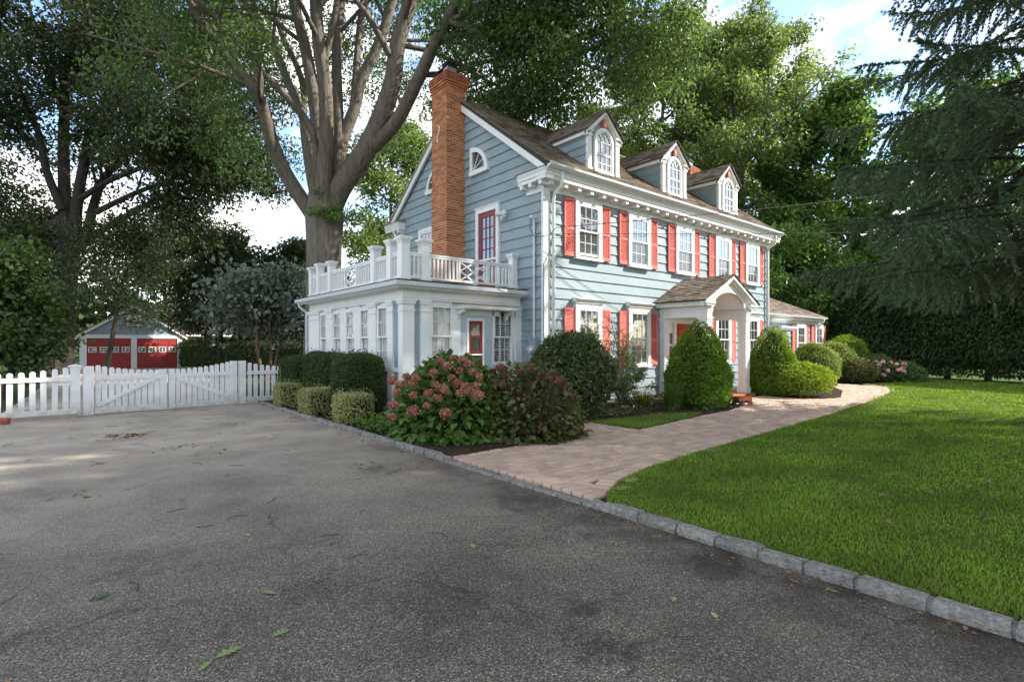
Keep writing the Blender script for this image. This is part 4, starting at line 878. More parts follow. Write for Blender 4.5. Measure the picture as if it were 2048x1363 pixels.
# ------------------------------------------------------------------ picket fence and double gate
FY = lambda x: 15.52+.10*(x-.27)
def picket_mesh(h, w_=.10):
    m = MB(); n = 8; top = [(w_/2*math.cos(math.pi*i/n), h-w_/2+w_/2*math.sin(math.pi*i/n)*.9) for i in range(n+1)]
    m.prism([(-w_/2, 0), (w_/2, 0)]+top, 'y', -.012, .012); return m.mesh('picket', FENCEW)
FA = math.atan(.10)
def fpanel(name, label, x0, x1, tops, n, posts, brace=None, zb=.06, grp='white picket fence and gate'):
    t = thing(name, label, 'gate' if 'gate' in name else 'fence', ((x0+x1)/2, FY((x0+x1)/2), 0), grp)
    def bx(nm, xa, xb, yo, th, z0, z1): m = MB(); m.box(-(xb-xa)/2/math.cos(FA), (xb-xa)/2/math.cos(FA), -th/2, th/2, z0, z1); return inst(nm, m.mesh(nm, FENCEW), ((xa+xb)/2, FY((xa+xb)/2)+yo, 0), t, (0, 0, FA))
    bx('rail', x0, x1, -.028, .032, .81, .905); bx('rail', x0, x1, -.012, .05, zb, zb+.13)
    for i in range(n):
        x = x0+(i+.5)*(x1-x0)/n; h = tops((i+.5)/n); o = inst('picket', picket_mesh(h-zb-.02), (x+random.uniform(-.003, .003), FY(x), zb+.02), t, (random.uniform(-.004, .004), random.uniform(-.007, .007), FA))
    for xp, w_, h, cap in posts:
        m = MB(); a = w_/2; m.box(-a, a, -a*.8, a*.8, .02, h)
        if cap:
            m.box(-a-.01, a+.01, -a*.8-.01, a*.8+.01, h-.06, h-.03); m.box(-a-.035, a+.035, -a-.0, a+.0, h, h+.03); m.add([(-a-.035,-a,h+.03),(a+.035,-a,h+.03),(a+.035,a,h+.03),(-a-.035,a,h+.03),(0,0,h+.065)], [(0,1,4),(1,2,4),(2,3,4),(3,0,4)])
        inst('post', m.mesh('post', FENCEW), (xp, FY(xp), 0), t, (0, 0, FA))
    if brace:
        (xa, za), (xb, zb_) = brace; m = MB(); m.bar((xa, FY(xa)-.029, za), (xb, FY(xb)-.029, zb_), .03, .085, (0, 0, 1)); m.build('brace', FENCEW, t)
    return t
sag = lambda f: 1.02+.12*(2*f-1)**2
fpanel('picket_fence', 'white picket fence section left of the gate with a capped post', -2.35, .00, sag, 13, [(.08, .17, 1.12, True), (-2.42, .17, 1.12, True)])
fpanel('picket_fence', 'white picket fence section running on beyond the left edge of view', -4.9, -2.5, sag, 13, [(-4.97, .17, 1.12, True)])
fpanel('picket_gate', 'left leaf of white picket gate, diagonal brace rising to the right', .42, 1.70, lambda f: 1.02+.15*(1-f)**2, 10, [(.31, .19, 1.13, False), (1.765, .14, 1.02, False)], ((.48, .22), (1.66, .84)), .04)
fpanel('picket_gate', 'right leaf of white picket gate, diagonal brace falling to the right', 2.01, 3.30, lambda f: 1.03+.16*f**2, 10, [(1.945, .13, 1.02, False), (3.385, .15, 1.19, False)], ((2.06, .80), (3.26, .25)), .04)
fpanel('picket_fence', 'short white picket fence section between the gate and the clipped hedges', 3.72, 5.0, lambda f: 1.16-.2*f*(1-f)-.12*f, 8, [(3.60, .16, 1.19, False), (5.04, .12, 1.08, False)], None, .06)
tag(MB().prism([(-2.4, FY(-2.4)-.12), (-.05, FY(0)-.14), (.12, FY(0)-.12), (.12, FY(0)+.1), (-2.4, FY(-2.4)+.1)], 'z', -.04, .075).build('stone_footing', CONC), 'low rough stone footing under the left picket fence', 'footing')
bk = MB(); bk.box(-.10, .10, -.05, .05, 0, .062); bk = bk.mesh('loose_brick', BRICKD)
p = G(8, 848)
for k, lab in enumerate(('lower red brick of a pair lying by the fence at left edge', 'upper red brick of a pair lying by the fence at left edge')):
    tag(inst('loose_brick', bk, (p.x+.01*k-.02, p.y+.02*k, .001+.064*k), None, (0, 0, -.55+.06*k)), lab, 'brick', 'bricks by the fence')
# ------------------------------------------------------------------ vegetation
LM = {
 'oak': leafmat('oak_leaves', (0.045,0.087,0.027), (0.112,0.188,0.045), .42, .45),
 'oak2': leafmat('pale_oak_leaves', (.075,.125,.034), (.215,.290,.075), .42, .5),
 'maple': leafmat('maple_leaves', (0.056,0.120,0.029), (0.152,0.264,0.048), .42, .45),
 'dark': leafmat('dark_leaves', (.022,.040,.014), (.058,.088,.026), .35, .5, (.075,.050,.022)),
 'leftm': leafmat('green_maple_leaves', (.034,.072,.018), (.080,.130,.030), .35, .5, (.13,.15,.04)),
 'grey': leafmat('grey_green_leaves', (.085,.115,.085), (.19,.225,.175), .25, .6),
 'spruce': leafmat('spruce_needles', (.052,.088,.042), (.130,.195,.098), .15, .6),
 'spruce_shade': leafmat('shaded_spruce_needles', (.030,.034,.020), (.055,.052,.034), .15, .7),  # inner needles darkened: shade within the boughs put into their colour
 'hedge': leafmat('hemlock_needles', (0.022,0.046,0.013), (0.066,0.116,0.024), .3, .6),
 'yew': leafmat('yew_leaves', (0.025,0.060,0.016), (0.069,0.127,0.028), .3, .55, (0.161,0.115,0.034)),
 'box': leafmat('boxwood_leaves', (.070,.150,.014), (.195,.320,.035), .42, .4, (.24,.20,.06)),
 'var': leafmat('variegated_leaves', (.16,.20,.06), (.48,.46,.22), .3, .5),
 'hyd': leafmat('hydrangea_leaves', (.050,.115,.024), (.145,.235,.050), .3, .4),
 'hyd2': leafmat('tired_hydrangea_leaves', (0.054,0.078,0.022), (0.138,0.150,0.042), .3, .45, (0.192,0.084,0.036)),
 'flower': leafmat('hydrangea_petals', (.28,.105,.07), (.48,.25,.17), .2, .7),
 'flowerd': leafmat('faded_petals', (.13,.05,.03), (.24,.10,.06), .2, .7),
 'rhod': leafmat('rhododendron_leaves', (0.036,0.072,0.022), (0.102,0.144,0.038), .25, .35, (0.168,0.108,0.036)),
 'rose': leafmat('rose_leaves', (.05,.095,.025), (.14,.19,.05), .35, .5),
 'lime': leafmat('lime_leaves', (.11,.19,.02), (.28,.36,.05), .35, .5),
 'round': leafmat('round_shrub_leaves', (.095,.165,.03), (.245,.32,.07), .35, .5, (.30,.24,.10)),
 'ground': leafmat('ground_cover_leaves', (.05,.11,.02), (.13,.22,.04), .3, .5),
 'grass': leafmat('grass_blades', (.095,.180,.013), (.215,.335,.030), .3, .85, (.26,.24,.09), 1.1, .68, 1.3),
 'dry': leafmat('dry_grass_blades', (.13,.16,.03), (.30,.27,.10), .3, .9),
 'pink': leafmat('pink_petals', (.60,.30,.36), (.75,.55,.58), .3, .6),
 'litter': leafmat('dry_leaves', (.15,.085,.04), (.31,.20,.10), .1, .7),
 'far': leafmat('far_leaves', (.028,.050,.018), (.066,.100,.030), .35, .6),
}
CORE = M('core_shade', (.035,.038,.020), (.022,.022,.014), 9, .95, .5, 40, .1)  # dark colour stands in for shade deep inside shrubs and hedges
def crown(name, parent, C, Rr, n, size, mat, asp=.55, droop=.25, seed=0, outer=.55, kind='stuff'):
    """leaves in ellipsoidal clumps; C (k,3), Rr (k,3) or (k,), n leaves in all"""
    C = np.asarray(C, float); k = len(C); Rr = np.asarray(Rr, float)
    if Rr.ndim == 1: Rr = np.stack([Rr, Rr, Rr*.7], 1)
    wt = Rr.prod(1)**.66; idx = rng.choice(k, n, p=wt/wt.sum())
    d = rdir(n); r = rng.random(n)**outer
    pos = C[idx]+d*r[:, None]*Rr[idx]
    dr = rdir(n)*.9+d*.5; dr[:, 2] -= droop
    nor = rdir(n)*.9+np.array([0, 0, .8])
    Ln = size*rng.uniform(.65, 1.25, n)
    o = inst(name, leafmesh(name, pos, dr, nor, Ln, Ln*asp, mat), (0, 0, 0), parent)
    if kind: o['kind'] = kind
    return o
def grow(mb, pts, rad, depth, tips, n=7, spread=.75, up=.15, k=(4, 6), lf=(.35, .55), wob=.10, start=.35):
    pts = [Vector(p) for p in pts]; mb.tube(pts, rad, n, cap=False)
    L_ = sum((b-a).length for a, b in zip(pts, pts[1:]))
    if depth == 0:
        for f in (.35, .7, 1.0):
            i = f*(len(pts)-1); a = int(min(i, len(pts)-2)); tips.append(pts[a].lerp(pts[a+1], i-a))
        return
    tips.append(pts[-1])
    for j in range(random.randint(*k)):
        f = start+(1-start)*(j+random.random())/k[1]; f = min(f, .99)
        i = f*(len(pts)-1); a = int(min(i, len(pts)-2)); p = pts[a].lerp(pts[a+1], i-a); tg = (pts[a+1]-pts[a]).normalized()
        r0 = rad[a]+(rad[a+1]-rad[a])*(i-a)
        sd = Vector((random.gauss(0, 1), random.gauss(0, 1), random.gauss(0, .6))); sd = (sd-tg*sd.dot(tg)).normalized()
        d = (tg*(1-spread*.55)+sd*spread+Vector((0, 0, up))).normalized(); l_ = L_*random.uniform(*lf); q = [p]
        for s in range(3):
            d = (d+Vector((random.gauss(0, wob), random.gauss(0, wob), random.gauss(0, wob)+up*.15))).normalized(); q.append(q[-1]+d*l_/3)
        r1 = max(min(r0*.55, .4*r0+.01), .008); grow(mb, q, [r1, r1*.75, r1*.5, r1*.25], depth-1, tips, max(4, n-2), spread, up, k, lf, wob, .3)
def smooth_path(pts, n=3):
    out = []; P_ = [pts[0]]+list(pts)+[pts[-1]]
    for i in range(1, len(P_)-2):
        a, b, c, d = P_[i-1:i+3]
        for t in [j/n for j in range(n)]:
            out.append(.5*((2*b)+(c-a)*t+(2*a-5*b+4*c-d)*t*t+(3*b-a-3*c+d)*t**3))
    out.append(pts[-1]); return out
def lerpr(r0, r1, n): return [r0+(r1-r0)*i/(n-1) for i in range(n)]
def tips_arr(t): return np.array([tuple(p) for p in t])
# --- the big oak behind the sunroom, limb by limb
t = thing('oak_tree', 'huge oak with pale grey spreading limbs rising behind the sunroom', 'tree', P(648, 691, 20)-Vector((0, 0, 1.6)))
tk = MB(); D0 = 20.0; tips = []
base = P(648, 691, D0); base.z = 0
tk.tube([base+Vector((0,0,-.1)), base+Vector((0,0,.4)), P(647, 600, D0), P(648, 500, D0), P(649, 430, D0), P(648, 385, D0)], [1.0, .78, .64, .63, .70, .55], 16, False)
br = MB()
def limb(pp, r0, r1, dep=2, k=(5, 7), ext=0, start=.45):
    pts = [P(a, b, d) for a, b, d in pp]
    if ext:
        v = (pts[-1]-pts[-2]).normalized()
        for e in range(2): v = (v+Vector((random.gauss(0,.12), random.gauss(0,.12), .12))).normalized(); pts.append(pts[-1]+v*ext)
    r0, r1 = r0*.86, r1*.86; q = smooth_path(pts, 3); grow(br, q, lerpr(r0, r1, len(q)), dep, tips, 9, .8, .12, k, (.28, .45), .12, start)
q = 20.0
limb([(632,440,q),(618,420,q),(576,356,19.6),(547,293,19.2),(528,227,18.8),(510,183,18.4),(455,114,18),(400,40,17.6)], .36, .12, ext=2.5)
limb([(514,190,18.5),(517,154,18.4),(503,73,18.2),(488,0,18),(470,-90,18)], .2, .1, ext=2)
limb([(640,380,q),(627,271,19.4),(583,205,19),(528,147,18.5),(484,92,18),(437,40,17.5),(400,11,17)], .17, .07, ext=2)
limb([(640,400,20.8),(622,300,21.2),(600,215,21.5),(576,165,21.7),(547,92,22),(510,29,22.4),(490,-60,22.6)], .24, .12, ext=3)
limb([(644,430,20.2),(642,367,20.2),(635,257,20.2),(620,147,20.4),(605,73,20.6),(587,0,20.8),(570,-120,21)], .31, .18, ext=3.5)
limb([(648,430,19.6),(646,367,19.5),(653,257,19.4),(649,165,19.2),(638,92,19),(631,0,18.8),(628,-120,18.6)], .34, .19, ext=3.5)
limb([(649,120,19.2),(664,55,19),(673,0,18.8),(676,-90,18.5)], .14, .08, 1, ext=2)
limb([(662,425,20.3),(675,330,20.4),(676,220,20.5),(673,110,20.7),(682,0,20.9),(690,-120,21)], .27, .15, ext=3.5)
limb([(664,420,20.5),(682,290,20.6),(708,220,20.6),(723,158,20.6),(759,84,20.6),(785,0,20.6),(810,-110,20.4)], .30, .15, ext=3.5)
limb([(706,225,20.7),(712,147,21.2),(719,55,21.7),(726,0,22),(735,-100,22.3)], .18, .1, ext=3)
limb([(655,435,q),(679,378,19.8),(730,304,19.4),(759,242,19.2),(785,165,19),(796,84,18.8),(822,0,18.6),(850,-110,18.3)], .52, .17, ext=3)
limb([(735,304,19.5),(789,249,18.8),(833,165,18.2),(870,84,17.6),(900,29,17.2),(940,-60,16.6),(1000,-160,16)], .30, .12, ext=3)
limb([(630,400,21.5),(618,340,22.3),(606,250,23),(604,160,23.6),(560,60,24)], .22, .1, ext=3)
for pp in ([(870,84,17.6),(960,58,17.4),(1058,44,17.2),(1191,31,17),(1340,22,16.8)], [(845,150,18.4),(905,145,18.4),(967,125,18.2),(1096,104,18),(1250,100,17.8)],
           [(930,-40,16.8),(1060,-30,16.5),(1220,-40,16.3),(1400,-50,16)], [(800,90,18.9),(880,110,19.5),(980,165,20),(1060,200,20.3)], [(890,40,17.3),(1000,80,16.8),(1120,110,16.4),(1220,150,16)]):
    limb(pp, .12, .035, 2, (6, 8), start=.2)
for pp in ([(455,114,18),(400,150,17.5),(330,190,17)], [(528,227,18.8),(480,250,18.5),(420,270,18)], [(503,73,18.2),(430,90,17.8),(330,80,17.4)]): limb(pp, .07, .025, 1, (5, 7), start=.2)
tk.build('trunk', BARK, t, smooth=True); br.build('branches', BARK, t, smooth=True)
TA = tips_arr(tips)
# keep foliage out of the airy centre of the limbs: lower inner tips carry none
cx_ = TA@np.array([RT[0], RT[1], 0]); cd_ = TA@np.array([FW[0], FW[1], 0]); pxx = CXP+FPX*cx_/cd_; pyy = HZ-FPX*(TA[:, 2]-CAMH)/cd_; TA = TA[~((pxx > 540) & (pxx < 860) & (pyy > -40) & (cd_ < 20.8))]
rel = TA-np.array(base); rad_ = np.hypot(rel[:, 0], rel[:, 1]); keep = ((rad_ > 3.0) | (TA[:, 2] > 14.5)) & (rng.random(len(TA)) < .6); TA = TA[keep]
def fill(px0, px1, py0, py1, d0, d1, n): return np.array([tuple(P(random.uniform(px0, px1), random.uniform(py0, py1), random.uniform(d0, d1))) for _ in range(n)])
TA = np.concatenate([TA, fill(390, 640, -60, 170, 22, 26, 60), fill(640, 900, -60, 190, 22, 26, 62), fill(690, 860, 120, 330, 23, 27, 46), fill(400, 600, 150, 330, 22, 26, 40), fill(900, 1150, -40, 150, 19, 23, 26), fill(960, 1100, 150, 250, 21, 23, 9), fill(380, 900, -420, -60, 16, 25, 70), fill(1130, 1400, -50, 50, 15.5, 18, 22), fill(1060, 1290, 40, 140, 16, 18.5, 16), fill(980, 1180, 140, 240, 17, 19, 10)])
crown('crown', t, TA+rng.normal(0, .45, TA.shape), rng.uniform(.5, .95, len(TA)), 142000, .165, LM['oak'], .5, .5)
ivy = np.array([tuple(P(660, 425, 19.3))])+rng.normal(0, 1, (14, 3))*np.array([.35, .15, .3]); crown('leaf_sprig', t, ivy, np.full(14, .25), 900, .11, LM['maple'], .6, .3)
# --- dark tree at left behind the fence
t = thing('shade_tree', 'tall dark many-limbed shade tree standing left of the garage', 'tree', P(115, 691, 30)-Vector((0, 0, 1.6)))
tk = MB(); br = MB(); tips = []; base = P(113, 691, 30); base.z = 0
tk.tube([base, base+Vector((0,0,.5)), P(118, 690, 30), P(124, 600, 30), P(132, 520, 30), P(140, 440, 30)], [1.15, .85, .66, .6, .62, .5], 14, False)
for pp, r0 in (([(136,500),(128,367),(128,220),(139,92),(165,37),(180,-80)], .42), ([(150,480),(154,404),(176,293),(205,227),(264,183),(312,95),(367,37),(410,-40)], .36), ([(155,500),(172,470),(191,396),(220,341),(312,257),(385,198),(455,139)], .36),
              ([(147,407),(220,360),(330,319),(403,293),(470,235)], .2), ([(190,425),(257,392),(330,363),(403,341),(500,334)], .2), ([(160,490),(183,473),(257,429),(330,389),(385,363),(500,367)], .24),
              ([(130,440),(105,450),(60,482),(20,520),(-60,540)], .42), ([(125,420),(92,341),(77,268),(40,180),(10,60)], .28), ([(118,430),(50,450),(-40,490)], .2), ([(128,230),(90,120),(60,20),(40,-80)], .2), ([(176,293),(215,180),(240,60),(250,-60)], .22)):
    dz = random.uniform(-2.5, 2.5); n = len(pp)
    limb([(a, b, 30+dz*i/(n-1)) for i, (a, b) in enumerate(pp)], r0, .07, 2, (6, 8), start=.3)
tk.build('trunk', BARKD, t, smooth=True); br.build('branches', BARKD, t, smooth=True)
TA = tips_arr(tips); TA = TA[(TA[:, 2] > 6.2) & (rng.random(len(TA)) < .7)]
TA = np.concatenate([TA, fill(-30, 330, -60, 330, 30, 35, 70), fill(330, 500, 60, 360, 29, 34, 36), fill(180, 420, 300, 430, 30, 34, 26), fill(-30, 110, 330, 480, 30, 34, 22), fill(-40, 200, 150, 400, 31, 36, 44)])
crown('crown', t, TA+rng.normal(0, .35, TA.shape), rng.uniform(.8, 1.4, len(TA)), 112000, .25, LM['dark'], .55, .3)
# --- generic broadleaf tree
def tree(name, label, base, h, trunk_r, cr, n, size, lm, bark=BARK, lean=(0, 0), clear=.3, kz=.8, nb=9, dep=2, group=None, asp=.6, cl=1.0, stems=1):
    base = Vector((base[0], base[1], 0)); t = thing(name, label, 'tree', base, group); global br; br = MB(); tk = MB(); tips_ = []
    for s in range(stems):
        off = Vector((random.uniform(-.5, .5), random.uniform(-.5, .5), 0))*(stems > 1)*cr*.35
        top = base+Vector((lean[0], lean[1], h*.86))+off*2; pts = smooth_path([base-Vector((0,0,.1))+off*.2, base.lerp(top, clear)+off*.3+Vector((random.gauss(0,.1), random.gauss(0,.1), 0)), base.lerp(top, .65)+Vector((random.gauss(0,.3), random.gauss(0,.3), 0)), top], 3)
        tk.tube(pts, [trunk_r*(1-.9*i/(len(pts)-1))*(1.35 if i == 0 else 1) for i in range(len(pts))], 9, False)
        for i in range(nb):
            f = clear+(1-clear)*(i+random.random()*.8)/nb; f = min(f, .97); p = base.lerp(top, f)+off*f; a = i*2.4+random.uniform(-.4, .4)
            l_ = cr*(1-(2*((f-clear)/(1-clear))-.75)**2*.35)*random.uniform(.75, 1.0)*(1.05-.45*f)
            d = Vector((math.cos(a), math.sin(a), .35+.5*f)).normalized(); q = [p]
            for s_ in range(4): d = (d+Vector((random.gauss(0,.12), random.gauss(0,.12), random.gauss(.03,.08)))).normalized(); q.append(q[-1]+d*l_/4)
            r0 = trunk_r*(.5-.32*f); grow(br, q, lerpr(r0, r0*.25, 5), dep-1, tips_, 6, .8, .1, (4, 6), (.35, .55), .14, .3)
    tk.build('trunk', bark, t, smooth=True); br.build('branches', bark, t, smooth=True)
    T_ = tips_arr(tips_); crown('crown', t, T_+rng.normal(0, .3, T_.shape), rng.uniform(.7, 1.25, len(T_))*cl, n, size, lm, asp, .3); return t
def at(px, d): v = P(px, 691, d); return (v.x, v.y)
tree('maple_tree', 'bushy green maple at left edge, its crown just above the picket fence', at(8, 17), 4.9, .14, 1.75, 14000, .16, LM['leftm'], BARKD, clear=.22, nb=12, asp=.9, cl=.75)
tree('small_tree', 'small dark crooked tree in front of the red garage doors', at(208, 25), 8.0, .13, 3.6, 11000, .16, LM['dark'], BARKD, clear=.42, nb=11, asp=.6, lean=(1.0, -.6))
tree('grey_leaved_tree', 'low grey-green leaved tree with several pale stems behind the fence', at(532, 21), 4.5, .08, 2.5, 8500, .22, LM['grey'], TWIG, clear=.42, nb=7, asp=.7, stems=3, cl=.65)
tree('far_tree', 'dark tree left of the oak trunk, above the grey-leaved tree', at(440, 36), 10.0, .25, 4.8, 20000, .26, LM['dark'], BARKD, clear=.12, nb=12, group='dark trees behind the fence')
tree('far_tree', 'dark tree close behind the oak trunk, left side', at(585, 37), 9.4, .25, 4.2, 18000, .26, LM['far'], BARKD, clear=.12, nb=12, group='dark trees behind the fence')
tree('far_tree', 'dark tree behind the garage roof at left', at(330, 54), 14, .3, 6.5, 15000, .36, LM['far'], BARKD, clear=.1, nb=12, group='dark trees behind the fence')
tree('far_tree', 'dark tree behind the big shade trunk at far left', at(60, 50), 13, .3, 6.5, 13000, .36, LM['far'], BARKD, clear=.1, nb=12, group='dark trees behind the fence')
tree('backyard_tree', 'light green tree between the oak trunk and the chimney', at(785, 36), 18.5, .3, 6.4, 32000, .25, LM['oak2'], BARK, clear=.12, nb=14)
tree('backyard_oak', 'tall yellow-green oak rising behind the middle dormer', at(1330, 41), 29, .42, 8.6, 42000, .27, LM['oak2'], BARK, clear=.3, nb=16)
tree('backyard_oak', 'tallest pale oak with forked trunk right of the third dormer', at(1525, 38), 28, .55, 7.6, 42000, .26, LM['oak2'], BARK, clear=.34, nb=15, stems=2)
tree('backyard_oak', 'broad oak filling the gap above the third dormer', at(1425, 46), 33, .4, 9.0, 28000, .3, LM['oak2'], BARK, clear=.25, nb=15)
tree('backyard_oak', 'lower oak crown behind the first dormer and roof ridge', at(1175, 46), 24, .4, 7.6, 27000, .30, LM['oak2'], BARK, clear=.3, nb=14)
tree('backyard_maple', 'dense bright green maple between the house and the spruce', at(1660, 35), 19.5, .4, 6.4, 40000, .27, LM['maple'], BARK, clear=.2, nb=16, asp=.85)
tree('backyard_maple', 'sunlit maple mostly hidden behind the spruce boughs', at(1930, 33), 19, .35, 7.2, 26000, .29, LM['maple'], BARK, clear=.15, nb=14, asp=.85)
tree('understorey_tree', 'low dark green tree behind the right end of the house', at(1590, 32), 9.0, .2, 4.4, 15000, .25, LM['maple'], BARK, clear=.08, nb=12)
tree('understorey_tree', 'dark tree behind the wing roof, below the maple', at(1740, 40), 9.0, .2, 5.0, 12000, .28, LM['far'], BARK, clear=.08, nb=12)
# street trees beside and behind the camera that shade the drive
for lab, b, ln, h, cr in (('street tree right of the camera shading the drive', (13.5, -4.5), (-3.0, 4.5), 18.5, 9.0), ('street tree behind the camera shading the near lawn', (18.5, -9.5), (-1.5, 2), 16, 6.5), ('street tree behind the camera shading the drive foreground', (5.5, -8.5), (.5, 1.5), 16, 7.0)):
    b_ = Vector((b[0], b[1], 0)); tt = thing('street_tree', lab, 'tree', b_, 'street trees'); m = MB(); top = b_+Vector((ln[0], ln[1], h*.75)); m.tube(smooth_path([b_, b_.lerp(top, .4), top], 3), lerpr(.5, .12, 7), 9); m.build('trunk', BARK, tt)
    n = 90; c = rdir(n)*np.array([cr, cr, 3.0])*(rng.random(n)**.4)[:, None]+np.array([b[0]+ln[0], b[1]+ln[1], h-4.2]); c[:, 2] = np.maximum(c[:, 2], 11.9)
    crown('crown', tt, c, np.full(n, 1.5), 20000, .38, LM['oak'], .7, .2)
# distant woods closing the view
n = 260; a = rng.uniform(R(-20), R(125), n); d = rng.uniform(62, 80, n); C = np.stack([d*np.cos(a), d*np.sin(a), rng.uniform(.5, 6.5, n)], 1)
o = crown('distant_woods', None, C, np.stack([rng.uniform(3, 5, n)]*2+[rng.uniform(2, 3.2, n)], 1), 26000, .9, LM['far'], .7, .2); tag(o, 'dark distant woods closing the view beyond the gardens', 'woods', kind='stuff')
# --- spruce at right
t = thing('spruce_tree', 'big blue-green spruce with drooping boughs at the right edge', 'tree', (15.75, .75, 0))
SB = Vector((15.75, .75, 0)); H = 15.5; tk = MB(); tk.tube([SB, SB+Vector((0,0,1)), SB+Vector((0,0,H*.6)), SB+Vector((0,0,H))], [.42,.34,.18,.03], 10); tk.build('trunk', BARKD, t, smooth=True)
br = MB(); S0 = []; S1 = []; z = 3.3; ang = 0.0
while z < H-.3:
    ang += 2.399; f = z/H; Lb = 5.9*(1-f)**.5*random.uniform(.8, 1.1)
    dx, dy = math.cos(ang), math.sin(ang); toward = (-(dx*.78+dy*-.62)) # boughs facing the house reach further
    p = SB+Vector((0, 0, z)); q = []; nseg = 8; rise = .12+.35*f; 
    for i in range(nseg+1):
        s = i/nseg; wv = .10*math.sin(s*5+ang*5)*s*Lb*.25; q.append(p+Vector((dx*Lb*s-dy*wv, dy*Lb*s+dx*wv, .06*math.sin(s*9+ang*3)*s+Lb*(rise*s-.52*s*s*(1-f*.6)+.17*s**4))))
    br.tube(q, lerpr(.016+.04*(1-f), .006, nseg+1), 5, False)
    side = np.array([-dy, dx, 0.0]); out = np.array([dx, dy, 0.0]); s = .14
    while s < 1:
        i = s*nseg; a = int(min(i, nseg-1)); c = np.array(q[a].lerp(q[a+1], i-a))
        clump = math.sin(s*Lb*3.1+ang*7)+math.sin(s*Lb*5.3+ang*3)
        for sg in (-1, 1):
            if clump < -1.0 or random.random() < .08: continue
            l_ = (.25+.62*math.sin(math.pi*min(1, s*.9+.12)))*min(1.25, Lb/3.6)*random.uniform(.7, 1.15)
            hang = random.uniform(.35, 1.15)
            dvec = side*sg*random.uniform(.6, 1)+out*random.uniform(.3, .8)+np.array([0, 0, -hang]); dvec /= np.linalg.norm(dvec)
            m_ = max(3, int(l_/.062)); ss = np.linspace(.12, 1, m_)[:, None]
            pp = c+dvec*l_*ss+np.array([0, 0, -.22*l_])*ss**2
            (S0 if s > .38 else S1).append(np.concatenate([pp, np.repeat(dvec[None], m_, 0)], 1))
        s += .088/Lb*random.uniform(.8, 1.2)
    ms = int(Lb/.035); ss = rng.uniform(.2, 1, ms); ii = np.minimum((ss*nseg).astype(int), nseg-1); qa = np.array([tuple(v) for v in q]); pc = qa[ii]+(qa[ii+1]-qa[ii])*(ss*nseg-ii)[:, None]; S0.append(np.concatenate([pc, unit(out*.6+rng.normal(0, .5, (ms, 3)))], 1))
    tp = np.array(q[-1]); S0.append(np.concatenate([tp+rng.normal(0, .05, (6, 3)), np.repeat(out[None]+[[0, 0, .1]], 6, 0)], 1))
    z += .085+.05*f*f
br.build('branches', BARKD, t, smooth=True)
for nm, S, mat, kk in (('needles', S0, LM['spruce'], 10), ('shaded_inner_needles', S1, LM['spruce_shade'], 3)):
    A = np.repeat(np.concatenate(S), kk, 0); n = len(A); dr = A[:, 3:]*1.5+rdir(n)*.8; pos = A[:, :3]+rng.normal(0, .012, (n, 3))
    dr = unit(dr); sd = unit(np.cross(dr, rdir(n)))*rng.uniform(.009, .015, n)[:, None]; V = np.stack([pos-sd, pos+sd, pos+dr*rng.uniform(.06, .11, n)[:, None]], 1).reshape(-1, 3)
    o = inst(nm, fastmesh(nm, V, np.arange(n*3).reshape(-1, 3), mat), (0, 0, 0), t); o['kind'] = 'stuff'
# --- hemlock hedge at right
t = thing('hemlock_hedge', 'tall dark clipped hemlock hedge closing the lawn at right', 'hedge', (34, 7, 0))
A0, A1 = P(1655, 691, 30), P(2500, 691, 17); A0.z = A1.z = 0; axv = np.array((A1-A0).normalized()); nv = np.array([axv[1], -axv[0], 0.0]); 
if nv @ np.array([FW[0], FW[1], 0]) > 0: nv = -nv
Lh = (A1-A0).length; n = 52000; u = rng.random(n)*Lh; zz = rng.random(n)**.9*5.75+.25
bulge = .22*np.sin(u*.9)+.14*np.sin(u*2.3+zz)+.12*np.sin(zz*2.3+u*1.4)+rng.normal(0, .16, n)-.16*(zz-2.5)-.5*np.clip(1.2-zz, 0, 1)
pos = np.array(A0)+axv*u[:, None]+nv*bulge[:, None]; pos[:, 2] = zz
dr = nv*.8+rdir(n)*.7+np.array([0, 0, -.5]); o = inst('foliage', leafmesh('foliage', pos, dr, rdir(n)*.6+nv+np.array([0, 0, .6]), rng.uniform(.12, .24, n), rng.uniform(.05, .09, n), LM['hedge']), (0, 0, 0), t); o['kind'] = 'stuff'
m = MB(); a, b = Vector(A0)-Vector(nv)*1.0, Vector(A1)-Vector(nv)*1.0; m.add([a+Vector((0,0,.5)), b+Vector((0,0,.5)), b+Vector((0,0,5.4)), a+Vector((0,0,5.4)), a-Vector(nv)*.5+Vector((0,0,.5)), b-Vector(nv)*.5+Vector((0,0,.5)), b-Vector(nv)*.5+Vector((0,0,5.4)), a-Vector(nv)*.5+Vector((0,0,5.4))], [(0,1,2,3),(4,7,6,5),(0,4,5,1),(3,2,6,7)]); m.build('shade_core', CORE, t)  # dark block added behind the foliage in place of shaded depth
for k in range(9):
    c = Vector(A0).lerp(Vector(A1), (k+.5)/9)-Vector(nv)*.6; MB().tube([c, c+Vector((.05,0,.4)), c+Vector((0,.05,1.2))], [.16,.11,.09], 7).build('trunk', BARKD, t)
